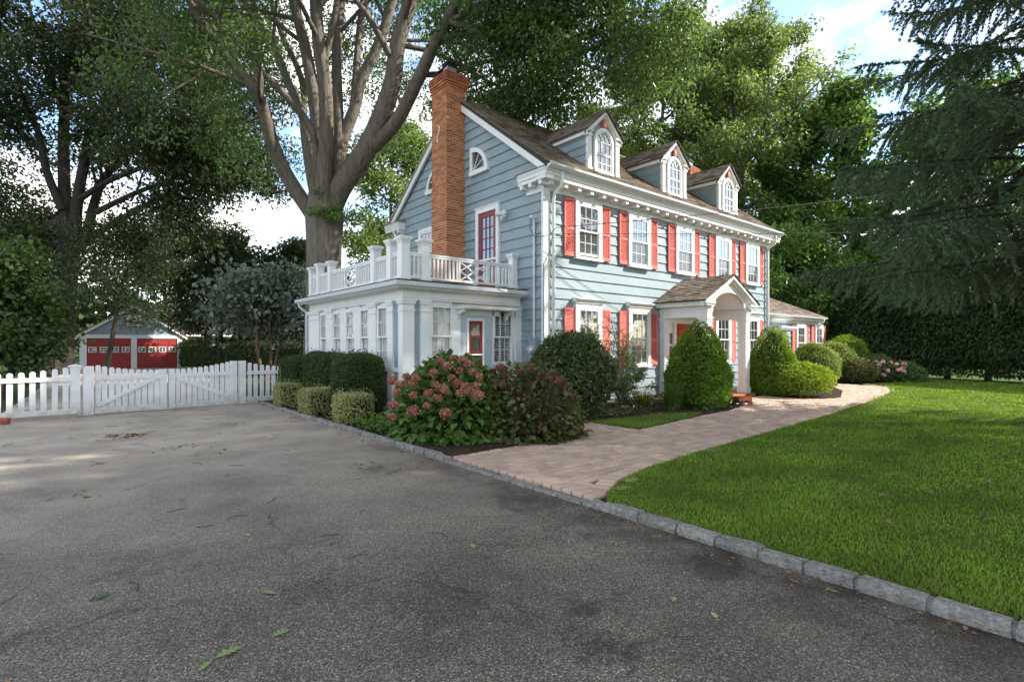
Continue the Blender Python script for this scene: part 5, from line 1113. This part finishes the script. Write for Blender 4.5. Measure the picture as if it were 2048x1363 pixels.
# ------------------------------------------------------------------ shrubs
def rough(pos, nr, a):                                 # uneven outline and stray shoots
    ph = rng.uniform(0, 6, 6); p = pos.T
    w_ = np.sin(p[0]*4.1+ph[0]+2*np.sin(p[2]*3+ph[1]))+np.sin(p[1]*4.7+ph[2]+1.5*np.sin(p[0]*3.3+ph[3]))+.7*np.sin(p[2]*9+p[0]*7+ph[4])+.5*np.sin(p[1]*13+p[2]*6+ph[5])
    st = (rng.random(len(pos)) < .06)*rng.uniform(0, .11, len(pos))
    return pos+nr*(a*w_*.55+st)[:, None]
def shell(kind, c, s, n, depth=.10):
    c = np.array(c, float); s = np.array(s, float)
    if kind == 'box':                                   # rounded clipped block; s = half sizes, base at c
        q = rng.uniform(-1, 1, (n, 3)); f = rng.choice(5, n, p=[.2,.2,.17,.17,.26]); ax = np.array([0,0,1,1,2])[f]; sg = np.array([-1,1,-1,1,1])[f]
        q[np.arange(n), ax] = sg; pw = 5.6; r = (np.abs(q)**pw).sum(1)**(1/pw); q = q/r[:, None]
        nr = unit(np.sign(q)*np.abs(q)**(pw-1)/s); q = q*(1-depth*rng.random(n)**2)[:, None]; return c+np.array([0, 0, s[2]])+q*s, nr
    d = rdir(n)
    if kind == 'dome': z = d[:, 2].copy(); z[z < -.75] *= -1; d = unit(np.stack([d[:, 0], d[:, 1], z], 1)); r = 1-depth*rng.random(n)**2+rng.normal(0, .02, n); return c+np.array([0, 0, s[2]*.5])+d*r[:, None]*np.array([s[0], s[1], s[2]*.5]), d
    if kind == 'cone':                                   # bell-shaped boxwood
        h = 1-np.sqrt(rng.random(n)); a = rng.uniform(0, 2*math.pi, n); pr = np.interp(h, [0, .12, .35, .6, .8, .93, 1], [.80, .97, 1, .80, .52, .25, .04])
        r = pr*(1-depth*rng.random(n)**2)+rng.normal(0, .018, n); return c+np.stack([np.cos(a)*r*s[0], np.sin(a)*r*s[1], h*s[2]], 1), unit(np.stack([np.cos(a), np.sin(a), .25+h*.6], 1))
def core(t, kind, c, s, k=.86):  # added dark solid that stops the view through the leaves
    m = MB()
    if kind == 'box':
        n, r, vs, fs = 20, 9, [], []
        for j in range(r+1):
            b = -math.pi/2+math.pi*j/r; e = 2/5.6; sg = lambda x_: math.copysign(abs(x_)**e, x_)
            for i in range(n):
                a = 2*math.pi*i/n; vs.append((c[0]+s[0]*k*sg(math.cos(b))*sg(math.cos(a)), c[1]+s[1]*k*sg(math.cos(b))*sg(math.sin(a)), c[2]+s[2]+s[2]*k*sg(math.sin(b))))
        for j in range(r): fs += [(j*n+i, j*n+(i+1) % n, (j+1)*n+(i+1) % n, (j+1)*n+i) for i in range(n)]
        m.add(vs, fs)
    elif kind == 'dome': m.lathe(c, [(s[0]*k*math.sin(math.pi*f), s[2]*(.5-.5*k*math.cos(math.pi*f))) for f in [.12,.25,.4,.5,.65,.8,.92]], 14)
    else: m.lathe(c, [(s[0]*k*r_, s[2]*h*.95) for h, r_ in ((0,.8),(.12,.95),(.35,1),(.6,.8),(.8,.5),(.93,.2),(1,.02))], 14)
    m.build('shade_core', CORE, t)
def shrub(name, label, cat, kind, c, s, n, size, lm, asp=.55, depth=.14, up=.1, group=None, jit=.8, k=.86, outw=.7, wob=.075):
    c = (c[0], c[1], .04); t = thing(name, label, cat, c, group); pos, nr = shell(kind, c, s, n, depth); pos = rough(pos, nr, wob*min(s[0], s[2])); pos[:, 2] = np.maximum(pos[:, 2], .06)
    dr = nr*outw+rdir(n)*jit+np.array([0, 0, up]); nor = nr+rdir(n)*.7
    o = inst('foliage', leafmesh('foliage', pos, dr, nor, size*rng.uniform(.65, 1.3, n), size*asp*rng.uniform(.7, 1.2, n), lm), (0, 0, 0), t); o['kind'] = 'stuff'
    core(t, kind, c, s, k); return t
G1 = 'clipped hedge blocks beside the sunroom'
shrub('clipped_hedge', 'nearest and largest clipped dark green hedge block beside the sunroom', 'hedge', 'box', (4.93, 11.35), (.42, .62, .68), 15000, .050, LM['yew'], depth=.08, group=G1, k=.90)
shrub('clipped_hedge', 'second clipped hedge block, middle of the three beside the sunroom', 'hedge', 'box', (4.90, 13.05), (.40, .75, .69), 13000, .050, LM['yew'], depth=.08, group=G1, k=.90)
shrub('clipped_hedge', 'farthest and lowest clipped hedge block beside the picket fence', 'hedge', 'box', (4.75, 14.85), (.36, .60, .62), 8000, .050, LM['yew'], depth=.08, group=G1, k=.90)
G2 = 'small variegated shrubs along the kerb'
for (x, y), lab in (((4.42, 10.35), 'nearest small round yellow variegated shrub at the kerb'), ((4.33, 12.15), 'middle small variegated shrub half hidden by the hedge block'), ((4.33, 14.05), 'farthest small variegated shrub near the picket fence')):
    shrub('variegated_shrub', lab, 'shrub', 'box', (x, y), (.33, .36, .29), 4600, .045, LM['var'], .6, .12, group=G2)
def bush(name, label, c, rx_, h, n, size, lm, stems, heads, lean=.0, hsize=.078, hm=None, asp=.75, hface=(-.64, -.768)):
    """open leafy bush: cane stems, big leaves in a dome, flower heads"""
    c = Vector((c[0], c[1], .04)); t = thing(name, label, 'shrub', c); m = MB(); ends = []
    for i in range(stems):
        a = random.uniform(0, 2*math.pi); r_ = rx_*math.sqrt(random.random())*.95; e = c+Vector((math.cos(a)*r_, math.sin(a)*r_, h*(1-.38*(r_/rx_)**2)*random.uniform(.75, 1)))
        b = c+Vector((math.cos(a)*r_*.35, math.sin(a)*r_*.35, 0)); md = b.lerp(e, .5)+Vector((math.cos(a)*r_*.12, math.sin(a)*r_*.12, .05)); m.tube(smooth_path([b, md, e], 3), lerpr(.010, .004, 7), 4, False); ends.append(e)
    m.build('stems', TWIG, t)
    d = rdir(n); d[:, 2] = np.abs(d[:, 2])*1.1-.12; d = unit(d); r = rng.random(n)**.22; pos = np.array(c)+np.stack([d[:, 0]*rx_, d[:, 1]*rx_, np.maximum(d[:, 2], .02)*h], 1)*r[:, None]; pos += rng.normal(0, .04, pos.shape); pos[:, 2] = np.maximum(pos[:, 2], .08)
    dr = d*.9+rdir(n)*.7+np.array([0, 0, -.15]); o = inst('foliage', leafmesh('foliage', pos, dr, d*.7+np.array([0, 0, .8])+rdir(n)*.5, size*rng.uniform(.6, 1.25, n), size*asp*rng.uniform(.75, 1.15, n), lm), (0, 0, 0), t); o['kind'] = 'stuff'
    for (px_, py_, dd) in heads:
        p0 = np.array(P(px_, py_, dd)); k = 130; v = rdir(k); hs = hsize*random.uniform(.62, 1.2); pp = p0+v*hs*np.array([1, 1, .8]); 
        inst('flower_head', leafmesh('flower_head', pp-v*.01, rdir(k)+v*.2, v+rdir(k)*.3, np.full(k, .034), np.full(k, .032), hm or LM['flower'], .05), (0, 0, 0), t)
        MB().lathe(p0-np.array([0, 0, hs*.7]), [(hs*.4,0),(hs*.85,hs*.5),(hs*.8,hs*.95),(hs*.3,hs*1.3)], 7).build('flower_core', hm or LM['flowerd'], t)
    return t
H1 = [(785,760),(800,768),(812,752),(822,765),(868,745),(880,722),(895,731),(905,716),(926,720),(938,728),(870,768),(883,775),(890,780),(858,786),(876,795),(826,790),(787,809),(826,822),(853,810),(891,826),(783,833),(915,765),(930,772),(941,783),(952,771),(958,790),(921,785),(918,740),(830,757),(793,785),(945,742),(958,752),(903,755)]
bush('hydrangea', 'nearer hydrangea bush with dusty pink flower heads and broad green leaves', (5.12, 7.80), .98, 1.36, 4200, .165, LM['hyd'], 70, [(a, b, 8.75-.012*(b-715)+random.uniform(-.2, .25)) for a, b in H1])
H2 = [(985,742),(1000,735),(1015,752),(1040,745),(1060,738),(1078,748),(1030,765),(1005,770),(1085,765),(1100,758),(1120,760),(1065,762),(1045,775),(975,765),(1130,775),(1110,745)]
bush('hydrangea', 'browner hydrangea bush at the walkway corner with faded flower heads', (6.15, 7.0), 1.0, 1.22, 3000, .125, LM['hyd2'], 210, [(a, b, 9.0+random.uniform(-.25, .3)) for a, b in H2], hsize=.07, hm=LM['flowerd'])
shrub('rhododendron', 'large rounded dark glossy shrub at the front left house corner', 'shrub', 'dome', (8.75, 8.35), (.90, .90, 1.80), 8500, .12, LM['rhod'], .42, .35, k=.72)
shrub('boxwood', 'tall pointed bright boxwood left of the portico', 'shrub', 'cone', (12.55, 7.50), (.80, .80, 2.22), 19000, .068, LM['box'], .6, .2, k=.80, wob=.035)
shrub('boxwood', 'tall pointed boxwood right of the portico column', 'shrub', 'cone', (17.35, 7.72), (.76, .76, 2.18), 16000, .070, LM['box'], .6, .16, k=.84)
shrub('lime_shrub', 'low spreading yellow-green shrub at the bend of the walkway', 'shrub', 'dome', (17.35, 6.85), (.92, .80, 1.0), 7500, .085, LM['lime'], .45, .4, .5, k=.66)
shrub('round_shrub', 'large round pale green clipped shrub before the wing windows', 'shrub', 'dome', (22.9, 8.55), (.86, .86, 1.62), 12000, .065, LM['round'], .6, .15)
shrub('round_shrub', 'middle round yellow-green shrub beyond the wing corner', 'shrub', 'dome', (25.4, 8.75), (.85, .85, 1.70), 9000, .07, LM['round'], .6, .15)
shrub('round_shrub', 'farthest round green shrub at the end of the wing', 'shrub', 'dome', (27.6, 9.0), (.95, .95, 2.0), 9000, .07, LM['box'], .6, .15)
shrub('perennial_clump', 'leafy green and bronze perennial clump by the walkway bend', 'plant', 'dome', (25.6, 7.75), (.95, .55, .95), 4500, .09, LM['hyd2'], .5, .4, k=.6)
shrub('perennial_clump', 'bushy perennial clump between the round shrubs and the pink flowers', 'plant', 'dome', (27.0, 7.5), (.8, .6, 1.1), 4000, .09, LM['rose'], .5, .4, k=.6)
bush('coneflowers', 'clump of pale pink flowers at the edge of the lawn', (28.0, 6.95), 1.0, .85, 3600, .10, LM['ground'], 40, [(random.uniform(1742, 1812), random.uniform(722, 752), 22.4+random.uniform(-.5, .5)) for _ in range(34)], hsize=.075, hm=LM['pink'])
# airy rose against the front wall
c = Vector((10.9, 8.6, .05)); t = thing('climbing_rose', 'thin airy rose canes against the wall under the second window', 'shrub', c); m = MB(); tips = []
for i in range(16):
    a = random.uniform(-1, 1); e = c+Vector((a*.95, random.uniform(.1, .65), random.uniform(1.0, 2.35))); grow(m, smooth_path([c+Vector((a*.15, 0, 0)), c.lerp(e, .5)+Vector((a*.2, -.1, .1)), e], 2), lerpr(.011, .004, 5), 1, tips, 4, .8, .1, (4, 6), (.25, .4), .15, .3)
m.build('canes', TWIG, t); T_ = tips_arr(tips); crown('foliage', t, T_, np.full(len(T_), .10), 2600, .05, LM['rose'], .5, .1)
sp = np.array([tuple(c)])+rng.normal(0, 1, (26, 3))*np.array([.35, .22, .22])+np.array([0, -.1, .62]); crown('lower_foliage', t, sp, np.full(26, .17), 1800, .07, LM['rose'], .5, .1)
# ornamental grass, ground cover
def blades(name, label, cat, c, rx_, h, n, wd, lm):
    a = rng.uniform(0, 2*math.pi, n); b = np.array([c[0], c[1], .05])+np.stack([np.cos(a)*rng.random(n)*.18, np.sin(a)*rng.random(n)*.18, np.zeros(n)], 1); t = thing(name, label, cat, (c[0], c[1], .05)); V = []; F = []; l_ = rng.uniform(.6, 1, n); sd = np.stack([-np.sin(a), np.cos(a), np.zeros(n)], 1); o_ = np.stack([np.cos(a), np.sin(a), np.zeros(n)], 1); sp_ = rng.uniform(.3, 1, n)
    for s in (0, .35, .7, 1): p = b+o_*(rx_*sp_*l_*s**1.3)[:, None]+np.array([0, 0, 1])*(h*l_*(1.5*s-.95*s*s*sp_))[:, None]; w_ = wd*(1-s*.9); V += [p-sd*w_, p+sd*w_]
    V = np.stack(V, 1).reshape(-1, 3); k = (np.arange(n)*8)[:, None]; F = np.concatenate([k+[2*i, 2*i+1, 2*i+3] for i in range(3)]+[k+[2*i, 2*i+3, 2*i+2] for i in range(3)], 1).reshape(-1, 3)
    inst('foliage', fastmesh('foliage', V, F, lm), (0, 0, 0), t)['kind'] = 'stuff'
blades('daylily', 'arching strap-leaved clump at the edge of the front bed', 'plant', (11.5, 7.55), .62, .62, 420, .008, LM['ground'])
blades('daylily', 'smaller strap-leaved clump between rose and boxwood', 'plant', (11.2, 8.2), .5, .5, 260, .008, LM['lime'])
def cover(name, label, poly, n, size, h, lm, asp=.7):
    X = np.array([p[0] for p in poly]); Y = np.array([p[1] for p in poly]); x = rng.uniform(X.min(), X.max(), n*3); y = rng.uniform(Y.min(), Y.max(), n*3); k = inpoly_np(x, y, poly); x, y = x[k][:n], y[k][:n]; n = len(x)
    pos = np.stack([x, y, .05+rng.random(n)*h], 1); o = inst(name, leafmesh(name, pos, rdir(n)*np.array([1, 1, .4]), rdir(n)*.5+np.array([0, 0, 1]), size*rng.uniform(.6, 1.3, n), size*asp*rng.uniform(.8, 1.2, n), lm), (0, 0, 0)); tag(o, label, 'ground cover', kind='stuff')
cover('ground_cover', 'low ivy-like ground cover in front of the left boxwood', [(11.7,6.75),(13.0,6.75),(13.2,7.4),(12.6,7.9),(11.6,7.6)], 1500, .09, .22, LM['hyd'])
cover('ground_cover', 'bright low ground cover between variegated shrub and hydrangea', [(4.15,8.6),(4.9,8.9),(5.0,10.2),(4.2,9.9)], 900, .09, .16, LM['ground'])
cover('ground_cover', 'sparse low plants at the foot of the round corner shrub', [(8.5,7.5),(11.3,7.3),(11.4,8.4),(8.6,8.3)], 500, .08, .12, LM['rhod'])
cover('ground_cover', 'low plants edging the bed right of the portico', [(18.3,6.4),(20.3,6.9),(22.4,7.9),(22.4,8.8),(18.4,8.5)], 1600, .09, .3, LM['round'])
# ------------------------------------------------------------------ grass
def grass(name, label, poly, n, near, far, hgt=.026, wd=.0046, lm='grass'):
    d = near*np.exp(rng.random(n)*math.log(far/near)); a = rng.uniform(R(-80), R(80), n); base_a = math.atan2(FW[1], FW[0]); x, y = d*np.cos(base_a-a), d*np.sin(base_a-a)
    k = inpoly_np(x, y, poly); x, y, d = x[k], y[k], d[k]; n = len(x); s = np.maximum(1, d/5.5)
    th = rng.uniform(0, 2*math.pi, n); ln = rng.uniform(.3, 1.2, n); hh = hgt*rng.uniform(.55, 1.25, n)*s**.35*(1+.3*np.sin(x*1.7+y)*np.sin(y*2.3)); w_ = wd*s**.9*rng.uniform(.7, 1.3, n)
    b = np.stack([x, y, np.full(n, .052)], 1); dv = np.stack([np.cos(th), np.sin(th), np.zeros(n)], 1); sd = np.stack([-np.sin(th), np.cos(th), np.zeros(n)], 1); tip = b+dv*(hh*ln)[:, None]; tip[:, 2] += hh
    V = np.stack([b-sd*w_[:, None], b+sd*w_[:, None], tip], 1).reshape(-1, 3); F = np.arange(n*3).reshape(-1, 3)
    o = inst(name, fastmesh(name, V, F, LM[lm]), (0, 0, 0)); tag(o, label, 'grass', kind='stuff')
lp2 = [(x+.02 if x < 4.2 else x, y) for x, y in lawn_poly]
grass('grass', 'short mown green grass covering the lawn', lp2, 720000, 3.0, 30)
grass('grass', 'small strip of grass between walkway and front bed', ISLE, 1150000 if False else 260000, 8.0, 13.5)
grass('dry_grass', 'thin dry yellowish grass fringe along the kerb stones', [(4.10,-1),(4.10,3.42),(4.28,3.5),(4.25,2.6),(4.5,2.0),(4.28,1.2),(4.55,.6),(4.25,-1)], 60000, 3.0, 6.5, .022, .004, 'dry')
grass('dry_grass', 'worn dry patches of grass in the near lawn', [(5.6,1.2),(6.3,1.0),(6.8,1.5),(6.2,1.9),(5.5,1.7)], 14000, 4.0, 8.0, .022, .004, 'dry')
# ------------------------------------------------------------------ fallen leaves and small things
def oakleaf(sc_, fold, seed):
    r = random.Random(seed); out = []; lob = [(0,.02),(.12,.10),(.18,.24),(.26,.09),(.40,.33),(.50,.10),(.62,.30),(.70,.09),(.82,.17),(.88,.05),(1.0,.0)]
    L_ = [(x+r.uniform(-.02,.02), w_*r.uniform(.8,1.15)) for x, w_ in lob]; m = MB(); n = len(L_)
    V = [(x-.5, 0, .02*math.sin(x*3)) for x, w_ in L_]+[(x-.5+.08*w_, w_, fold*w_) for x, w_ in L_]+[(x-.5+.08*w_, -w_, fold*w_*.7) for x, w_ in L_]
    F = [f for i in range(n-1) for f in ((i, i+1, n+i+1, n+i), (i, 2*n+i, 2*n+i+1, i+1))]
    m.add([(a*sc_, b*sc_, (c_+.03)*sc_) for a, b, c_ in V], F); k = len(m.v); m.tube([(-.5*sc_, 0, .03*sc_), (-.72*sc_, .03*sc_, .05*sc_)], .006*sc_, 4); return m
FL = [leafmat('fallen_leaf_a', (.18,.26,.09), (.24,.33,.12), .1, .6), leafmat('fallen_leaf_b', (.06,.13,.06), (.08,.16,.07), .1, .6), leafmat('fallen_leaf_c', (.30,.34,.10), (.38,.40,.14), .1, .6)]
for k, (px, py, s_, rz, mt, lab) in enumerate(((205,1193,.11,.6,1,'dark green curled leaf on asphalt at lower left'), (536,1186,.115,2.2,0,'green lobed oak leaf lying in middle of the drive'), (563,1266,.10,.1,0,'pale oak leaf, pointed right, lower middle of the drive'), (458,1305,.13,.2,0,'long pale oak leaf just above the lowest leaf'), (410,1332,.085,.8,0,'small maple-like leaf lowest on the drive'),
        (945,1092,.10,1.2,0,'green leaf on the drive left of the kerb start'), (258,1025,.08,.5,0,'small green leaf in the left middle of drive'), (493,1070,.09,1.9,2,'tiny yellow-green leaf in centre of drive'), (1348,1198,.07,.4,0,'tiny green leaf on asphalt below the kerb'), (1665,1182,.06,2,2,'tiny pale leaf beside kerb stones at right'), (1428,1230,.07,1,2,'narrow yellow leaf on asphalt lower right'))):
    p = G(px, py); tag(inst('fallen_leaf', oakleaf(s_, .25 if mt != 1 else .6, k).mesh('fallen_leaf', FL[mt]), (p.x, p.y, .003), None, (0, 0, rz)), lab, 'leaf', 'fallen leaves on the drive')
def litter(name, label, pts, n, size, lm, sp=.2):
    c = np.array([pts[i] for i in rng.integers(0, len(pts), n)])+rng.normal(0, sp, (n, 2)); pos = np.concatenate([c, rng.uniform(.004, .02, (n, 1))], 1)
    o = inst(name, leafmesh(name, pos, rdir(n)*np.array([1, 1, .15]), rdir(n)*.35+np.array([0, 0, 1]), size*rng.uniform(.5, 1.3, n), size*.5*rng.uniform(.6, 1.2, n), lm, .2), (0, 0, 0)); tag(o, label, 'leaf litter', kind='stuff')
q2 = lambda L_: [tuple(G(a, b))[:2] for a, b in L_]
litter('leaf_litter', 'scatter of curled brown leaves on the drive before the gate', q2([(225,872),(240,876),(268,872),(276,870)]), 45, .12, LM['litter'], .07)
litter('leaf_litter', 'green leaf scraps scattered over the upper drive', q2([(370,893),(352,897),(365,890),(470,852),(180,990),(740,930),(430,900)]), 34, .08, LM['ground'], .12)
litter('leaf_litter', 'dry debris washed along the kerb', [(3.82, y_) for y_ in np.linspace(.6, 15, 60)], 420, .045, LM['litter'], .09)
litter('leaf_litter', 'tiny specks of leaf and seed over the whole drive', [(x_, y_) for x_ in np.linspace(-3, 3.6, 10) for y_ in np.linspace(1.5, 15, 14)], 900, .026, LM['litter'], .6)
c = np.stack([rng.uniform(5, 22, 60), rng.uniform(-1, 6, 60)], 1); pos = np.concatenate([c, np.full((60, 1), .10)], 1); k = inpoly_np(c[:, 0], c[:, 1], lawn_poly); pos = pos[k]
tag(inst('lawn_leaves', leafmesh('lawn_leaves', pos, rdir(len(pos))*np.array([1, 1, .2]), np.array([[0, 0, 1.0]]*len(pos)), .12, .06, LM['litter']), (0, 0, 0)), 'scattered dry leaves lying on the lawn', 'leaf litter', kind='stuff')
n = 1800; x = rng.uniform(4.1, 13.7, n*3); y = rng.uniform(6, 16, n*3); k = inpoly_np(x, y, BED1) | inpoly_np(x, y, BED2); pos = np.stack([x[k], y[k], rng.uniform(.052, .075, k.sum())], 1); n = len(pos)
tag(inst('mulch_chips', leafmesh('mulch_chips', pos, rdir(n)*np.array([1, 1, .3]), rdir(n)*.5+np.array([0, 0, 1]), rng.uniform(.03, .09, n), .02, leafmat('mulch_bits', (.05,.032,.02), (.16,.11,.07), .05, .9)), (0, 0, 0)), 'loose bark chips and twigs over the planting beds', 'mulch', kind='stuff')
m = MB()
for k in range(34):
    p = Vector((random.uniform(-2.5, 3.7), random.uniform(3.5, 14.5), .006)); a = random.uniform(0, 6.28); l_ = random.uniform(.06, .22); m.tube([p, p+Vector((math.cos(a)*l_*.5, math.sin(a)*l_*.5, .008)), p+Vector((math.cos(a+.3)*l_, math.sin(a+.3)*l_, .002))], .003, 4)
tag(m.build('fallen_twigs', BARKD), 'small dark twigs scattered over the drive', 'twigs', kind='stuff')
# toy wagon planter
WR = M('wagon_red', (.33,.06,.035), (.22,.05,.03), 12, .6, .2, 60); p = G(1484, 812); t = thing('toy_wagon', 'small weathered red toy wagon beside the walkway', 'wagon', (p.x, p.y, .03)); ax_ = Vector((.93, -.36, 0)); ay_ = Vector((.36, .93, 0)); W3 = lambda a, b, c_: tuple(Vector((p.x, p.y, .03))+ax_*a+ay_*b+Vector((0, 0, c_)))
m = MB(W3); m.box(-.21, .21, -.11, .11, .13, .15)
for a in ((-.21, .21, -.12, -.105, .13, .23), (-.21, .21, .105, .12, .13, .23), (-.22, -.205, -.12, .12, .13, .23), (.205, .22, -.12, .12, .13, .23)): m.box(*a)
m.build('tray', WR, t)
for a in (-.15, .15):
    for b in (-.13, .13):
        w_ = MB(W3); w_.tube([(a, b-.012, .07), (a, b+.012, .07)], .068, 14); wo = w_.build('wheel', DARKM if a < 0 else WR, t)
m = MB(W3)
for a in (-.15, .15): m.tube([(a, -.13, .07), (a, .13, .07)], .008, 6); m.box(a-.012, a+.012, -.06, .06, .075, .13)
m.build('axle', DARKM, t); m = MB(W3); m.tube([(-.22, 0, .10), (-.33, -.02, .16), (-.36, -.02, .36)], .009, 6); m.tube([(-.36, -.07, .37), (-.36, .03, .37)], .014, 6); m.build('handle', DARKM, t)
def path_light(px, py, lab, spot=False):
    p = G(px, py); t = thing('path_light', lab, 'lamp', (p.x, p.y, .05)); m = MB()
    if spot: m.tube([(p.x, p.y, .03), (p.x, p.y, .12)], .012, 6); m.build('stake', METAL, t); MB().tube([(p.x-.04, p.y, .10), (p.x+.02, p.y, .17), (p.x+.07, p.y, .24)], [.03, .05, .055], 10).build('lamp_head', METAL, t)
    else: m.tube([(p.x, p.y, .03), (p.x, p.y, .30)], .012, 6); m.build('stake', METAL, t); MB().lathe((p.x, p.y, .27), [(.02,0),(.085,.02),(.075,.035),(.03,.06),(.012,.07)], 14).build('lamp_head', METAL, t)
path_light(1542, 792, 'mushroom shaped metal path light before the right boxwood'); path_light(1524, 791, 'small tilted spotlight beside the portico step', True); path_light(1400, 818, 'dark path light among the ground cover left of the wagon')
# white bench on the portico
b0 = Vector((15.9, 9.15, .135)); t = thing('porch_chair', 'white slatted chair on the brick porch behind the column', 'chair', b0); Bx = lambda *a: MB(lambda u, v, z: (b0.x+u, b0.y+v, b0.z+z)).box(*a)
Bx(-.26, .26, -.24, .24, .40, .43).build('seat', WHITE, t)
for sx in (-1, 1):
    for sy in (-1, 1): Bx(*sorted((sx*.26, sx*.22)), *sorted((sy*.24, sy*.20)), 0, .66 if sy < 0 else .95).build('leg', WHITE, t)
    Bx(*sorted((sx*.28, sx*.20)), -.27, .22, .66, .685).build('armrest', WHITE, t)
for k in range(6): Bx(-.20+k*.072, -.16+k*.072, .205, .225, .43, .93).build('slat', WHITE, t)
Bx(-.22, .22, .20, .24, .93, .98).build('top_rail', WHITE, t); Bx(-.15, .15, .14, .20, .45, .75).build('cushion', RED, t)
# neighbours behind the fence
t = thing('neighbour_house', 'white neighbouring house glimpsed low at the far left', 'house', (*at(40, 62), 0)); b0 = Vector((*at(40, 62), 0)); MB().box(b0.x-7, b0.x+6, b0.y-4, b0.y+4, 0, 3.0).build('wall', WHITE, t); MB().prism([(b0.y-4.4, 2.9), (b0.y+4.4, 2.9), (b0.y, 5.6)], 'x', b0.x-7.3, b0.x+6.3).build('roof', SHINGLE, t)
for k in range(4): MB().box(b0.x-5+k*3, b0.x-4+k*3, b0.y-4.03, b0.y-4.005, 1, 2.3).build('window', GLASS, t)
b0 = Vector((*at(410, 50), 0)); t = thing('brick_neighbour_house', 'brick neighbouring house with dark roof right of the garage', 'house', b0); MB().box(b0.x-2.5, b0.x+7, b0.y-3, b0.y+4, 0, 2.6).build('wall', BRICK, t); MB().prism([(b0.y-3.4, 2.55), (b0.y+4.4, 2.55), (b0.y+.5, 5.0)], 'x', b0.x-2.9, b0.x+7.4).build('roof', SHBASE, t); MB().box(b0.x-2.9, b0.x+7.4, b0.y-3.5, b0.y-3.4, 2.42, 2.58).build('gutter', WHITE, t); MB().box(b0.x-1, b0.x, b0.y-3.03, b0.y-3.005, 1, 2.2).build('window', GLASS, t)
b0 = Vector((*at(1610, 56), 0)); t = thing('rear_neighbour_house', 'pale neighbouring house half hidden by trees beyond the wing', 'house', b0); MB().box(b0.x-4, b0.x+4, b0.y-3, b0.y+3, 0, 5.2).build('wall', WHITE, t); MB().prism([(b0.x-4.5, 5.1), (b0.x+4.5, 5.1), (b0.x, 8.0)], 'y', b0.y-3.3, b0.y+3.3).build('roof', SHINGLE, t)
for k in (-2.4, .6): MB().box(b0.x+k, b0.x+k+1, b0.y-3.03, b0.y-3.005, 3.2, 4.6).build('window', GLASS, t)
def hedge_row(label, a, b, h, n, lm):
    a, b = Vector((*a, .04)), Vector((*b, .04)); c = (a+b)/2; v = b-a; t = thing('back_hedge', label, 'hedge', c); pos, nr = shell('box', (0, 0, 0), (v.length/2, .7, h/2), n, .12); an = math.atan2(v.y, v.x); Rm = np.array([[math.cos(an), -math.sin(an), 0], [math.sin(an), math.cos(an), 0], [0, 0, 1]]); pos = pos@Rm.T+np.array(c)+rng.normal(0, .07, (n, 3)); nr = nr@Rm.T
    inst('foliage', leafmesh('foliage', pos, nr+rdir(n), nr+rdir(n)*.7, .16, .09, lm), (0, 0, 0), t)['kind'] = 'stuff'; m = MB(); m.bar(a+Vector((0,0,h*.42)), b+Vector((0,0,h*.42)), 1.1, h*.8); m.build('shade_core', CORE, t)  # dark bar inside the row is added as its shaded core
hedge_row('dark hedge behind the driveway at far left', at(-40, 44), at(92, 46), 1.9, 9000, LM['far'])
hedge_row('low dark shrub row right of the garage', at(372, 40), at(470, 36), 1.9, 8000, LM['leftm'])
hedge_row('dark shrub row behind the grey-leaved tree', at(470, 32), at(625, 28), 1.7, 9000, LM['far'])
hedge_row('dark shrubs filling the corner behind the wing', at(1630, 31), at(1720, 29.5), 2.6, 8000, LM['hedge'])
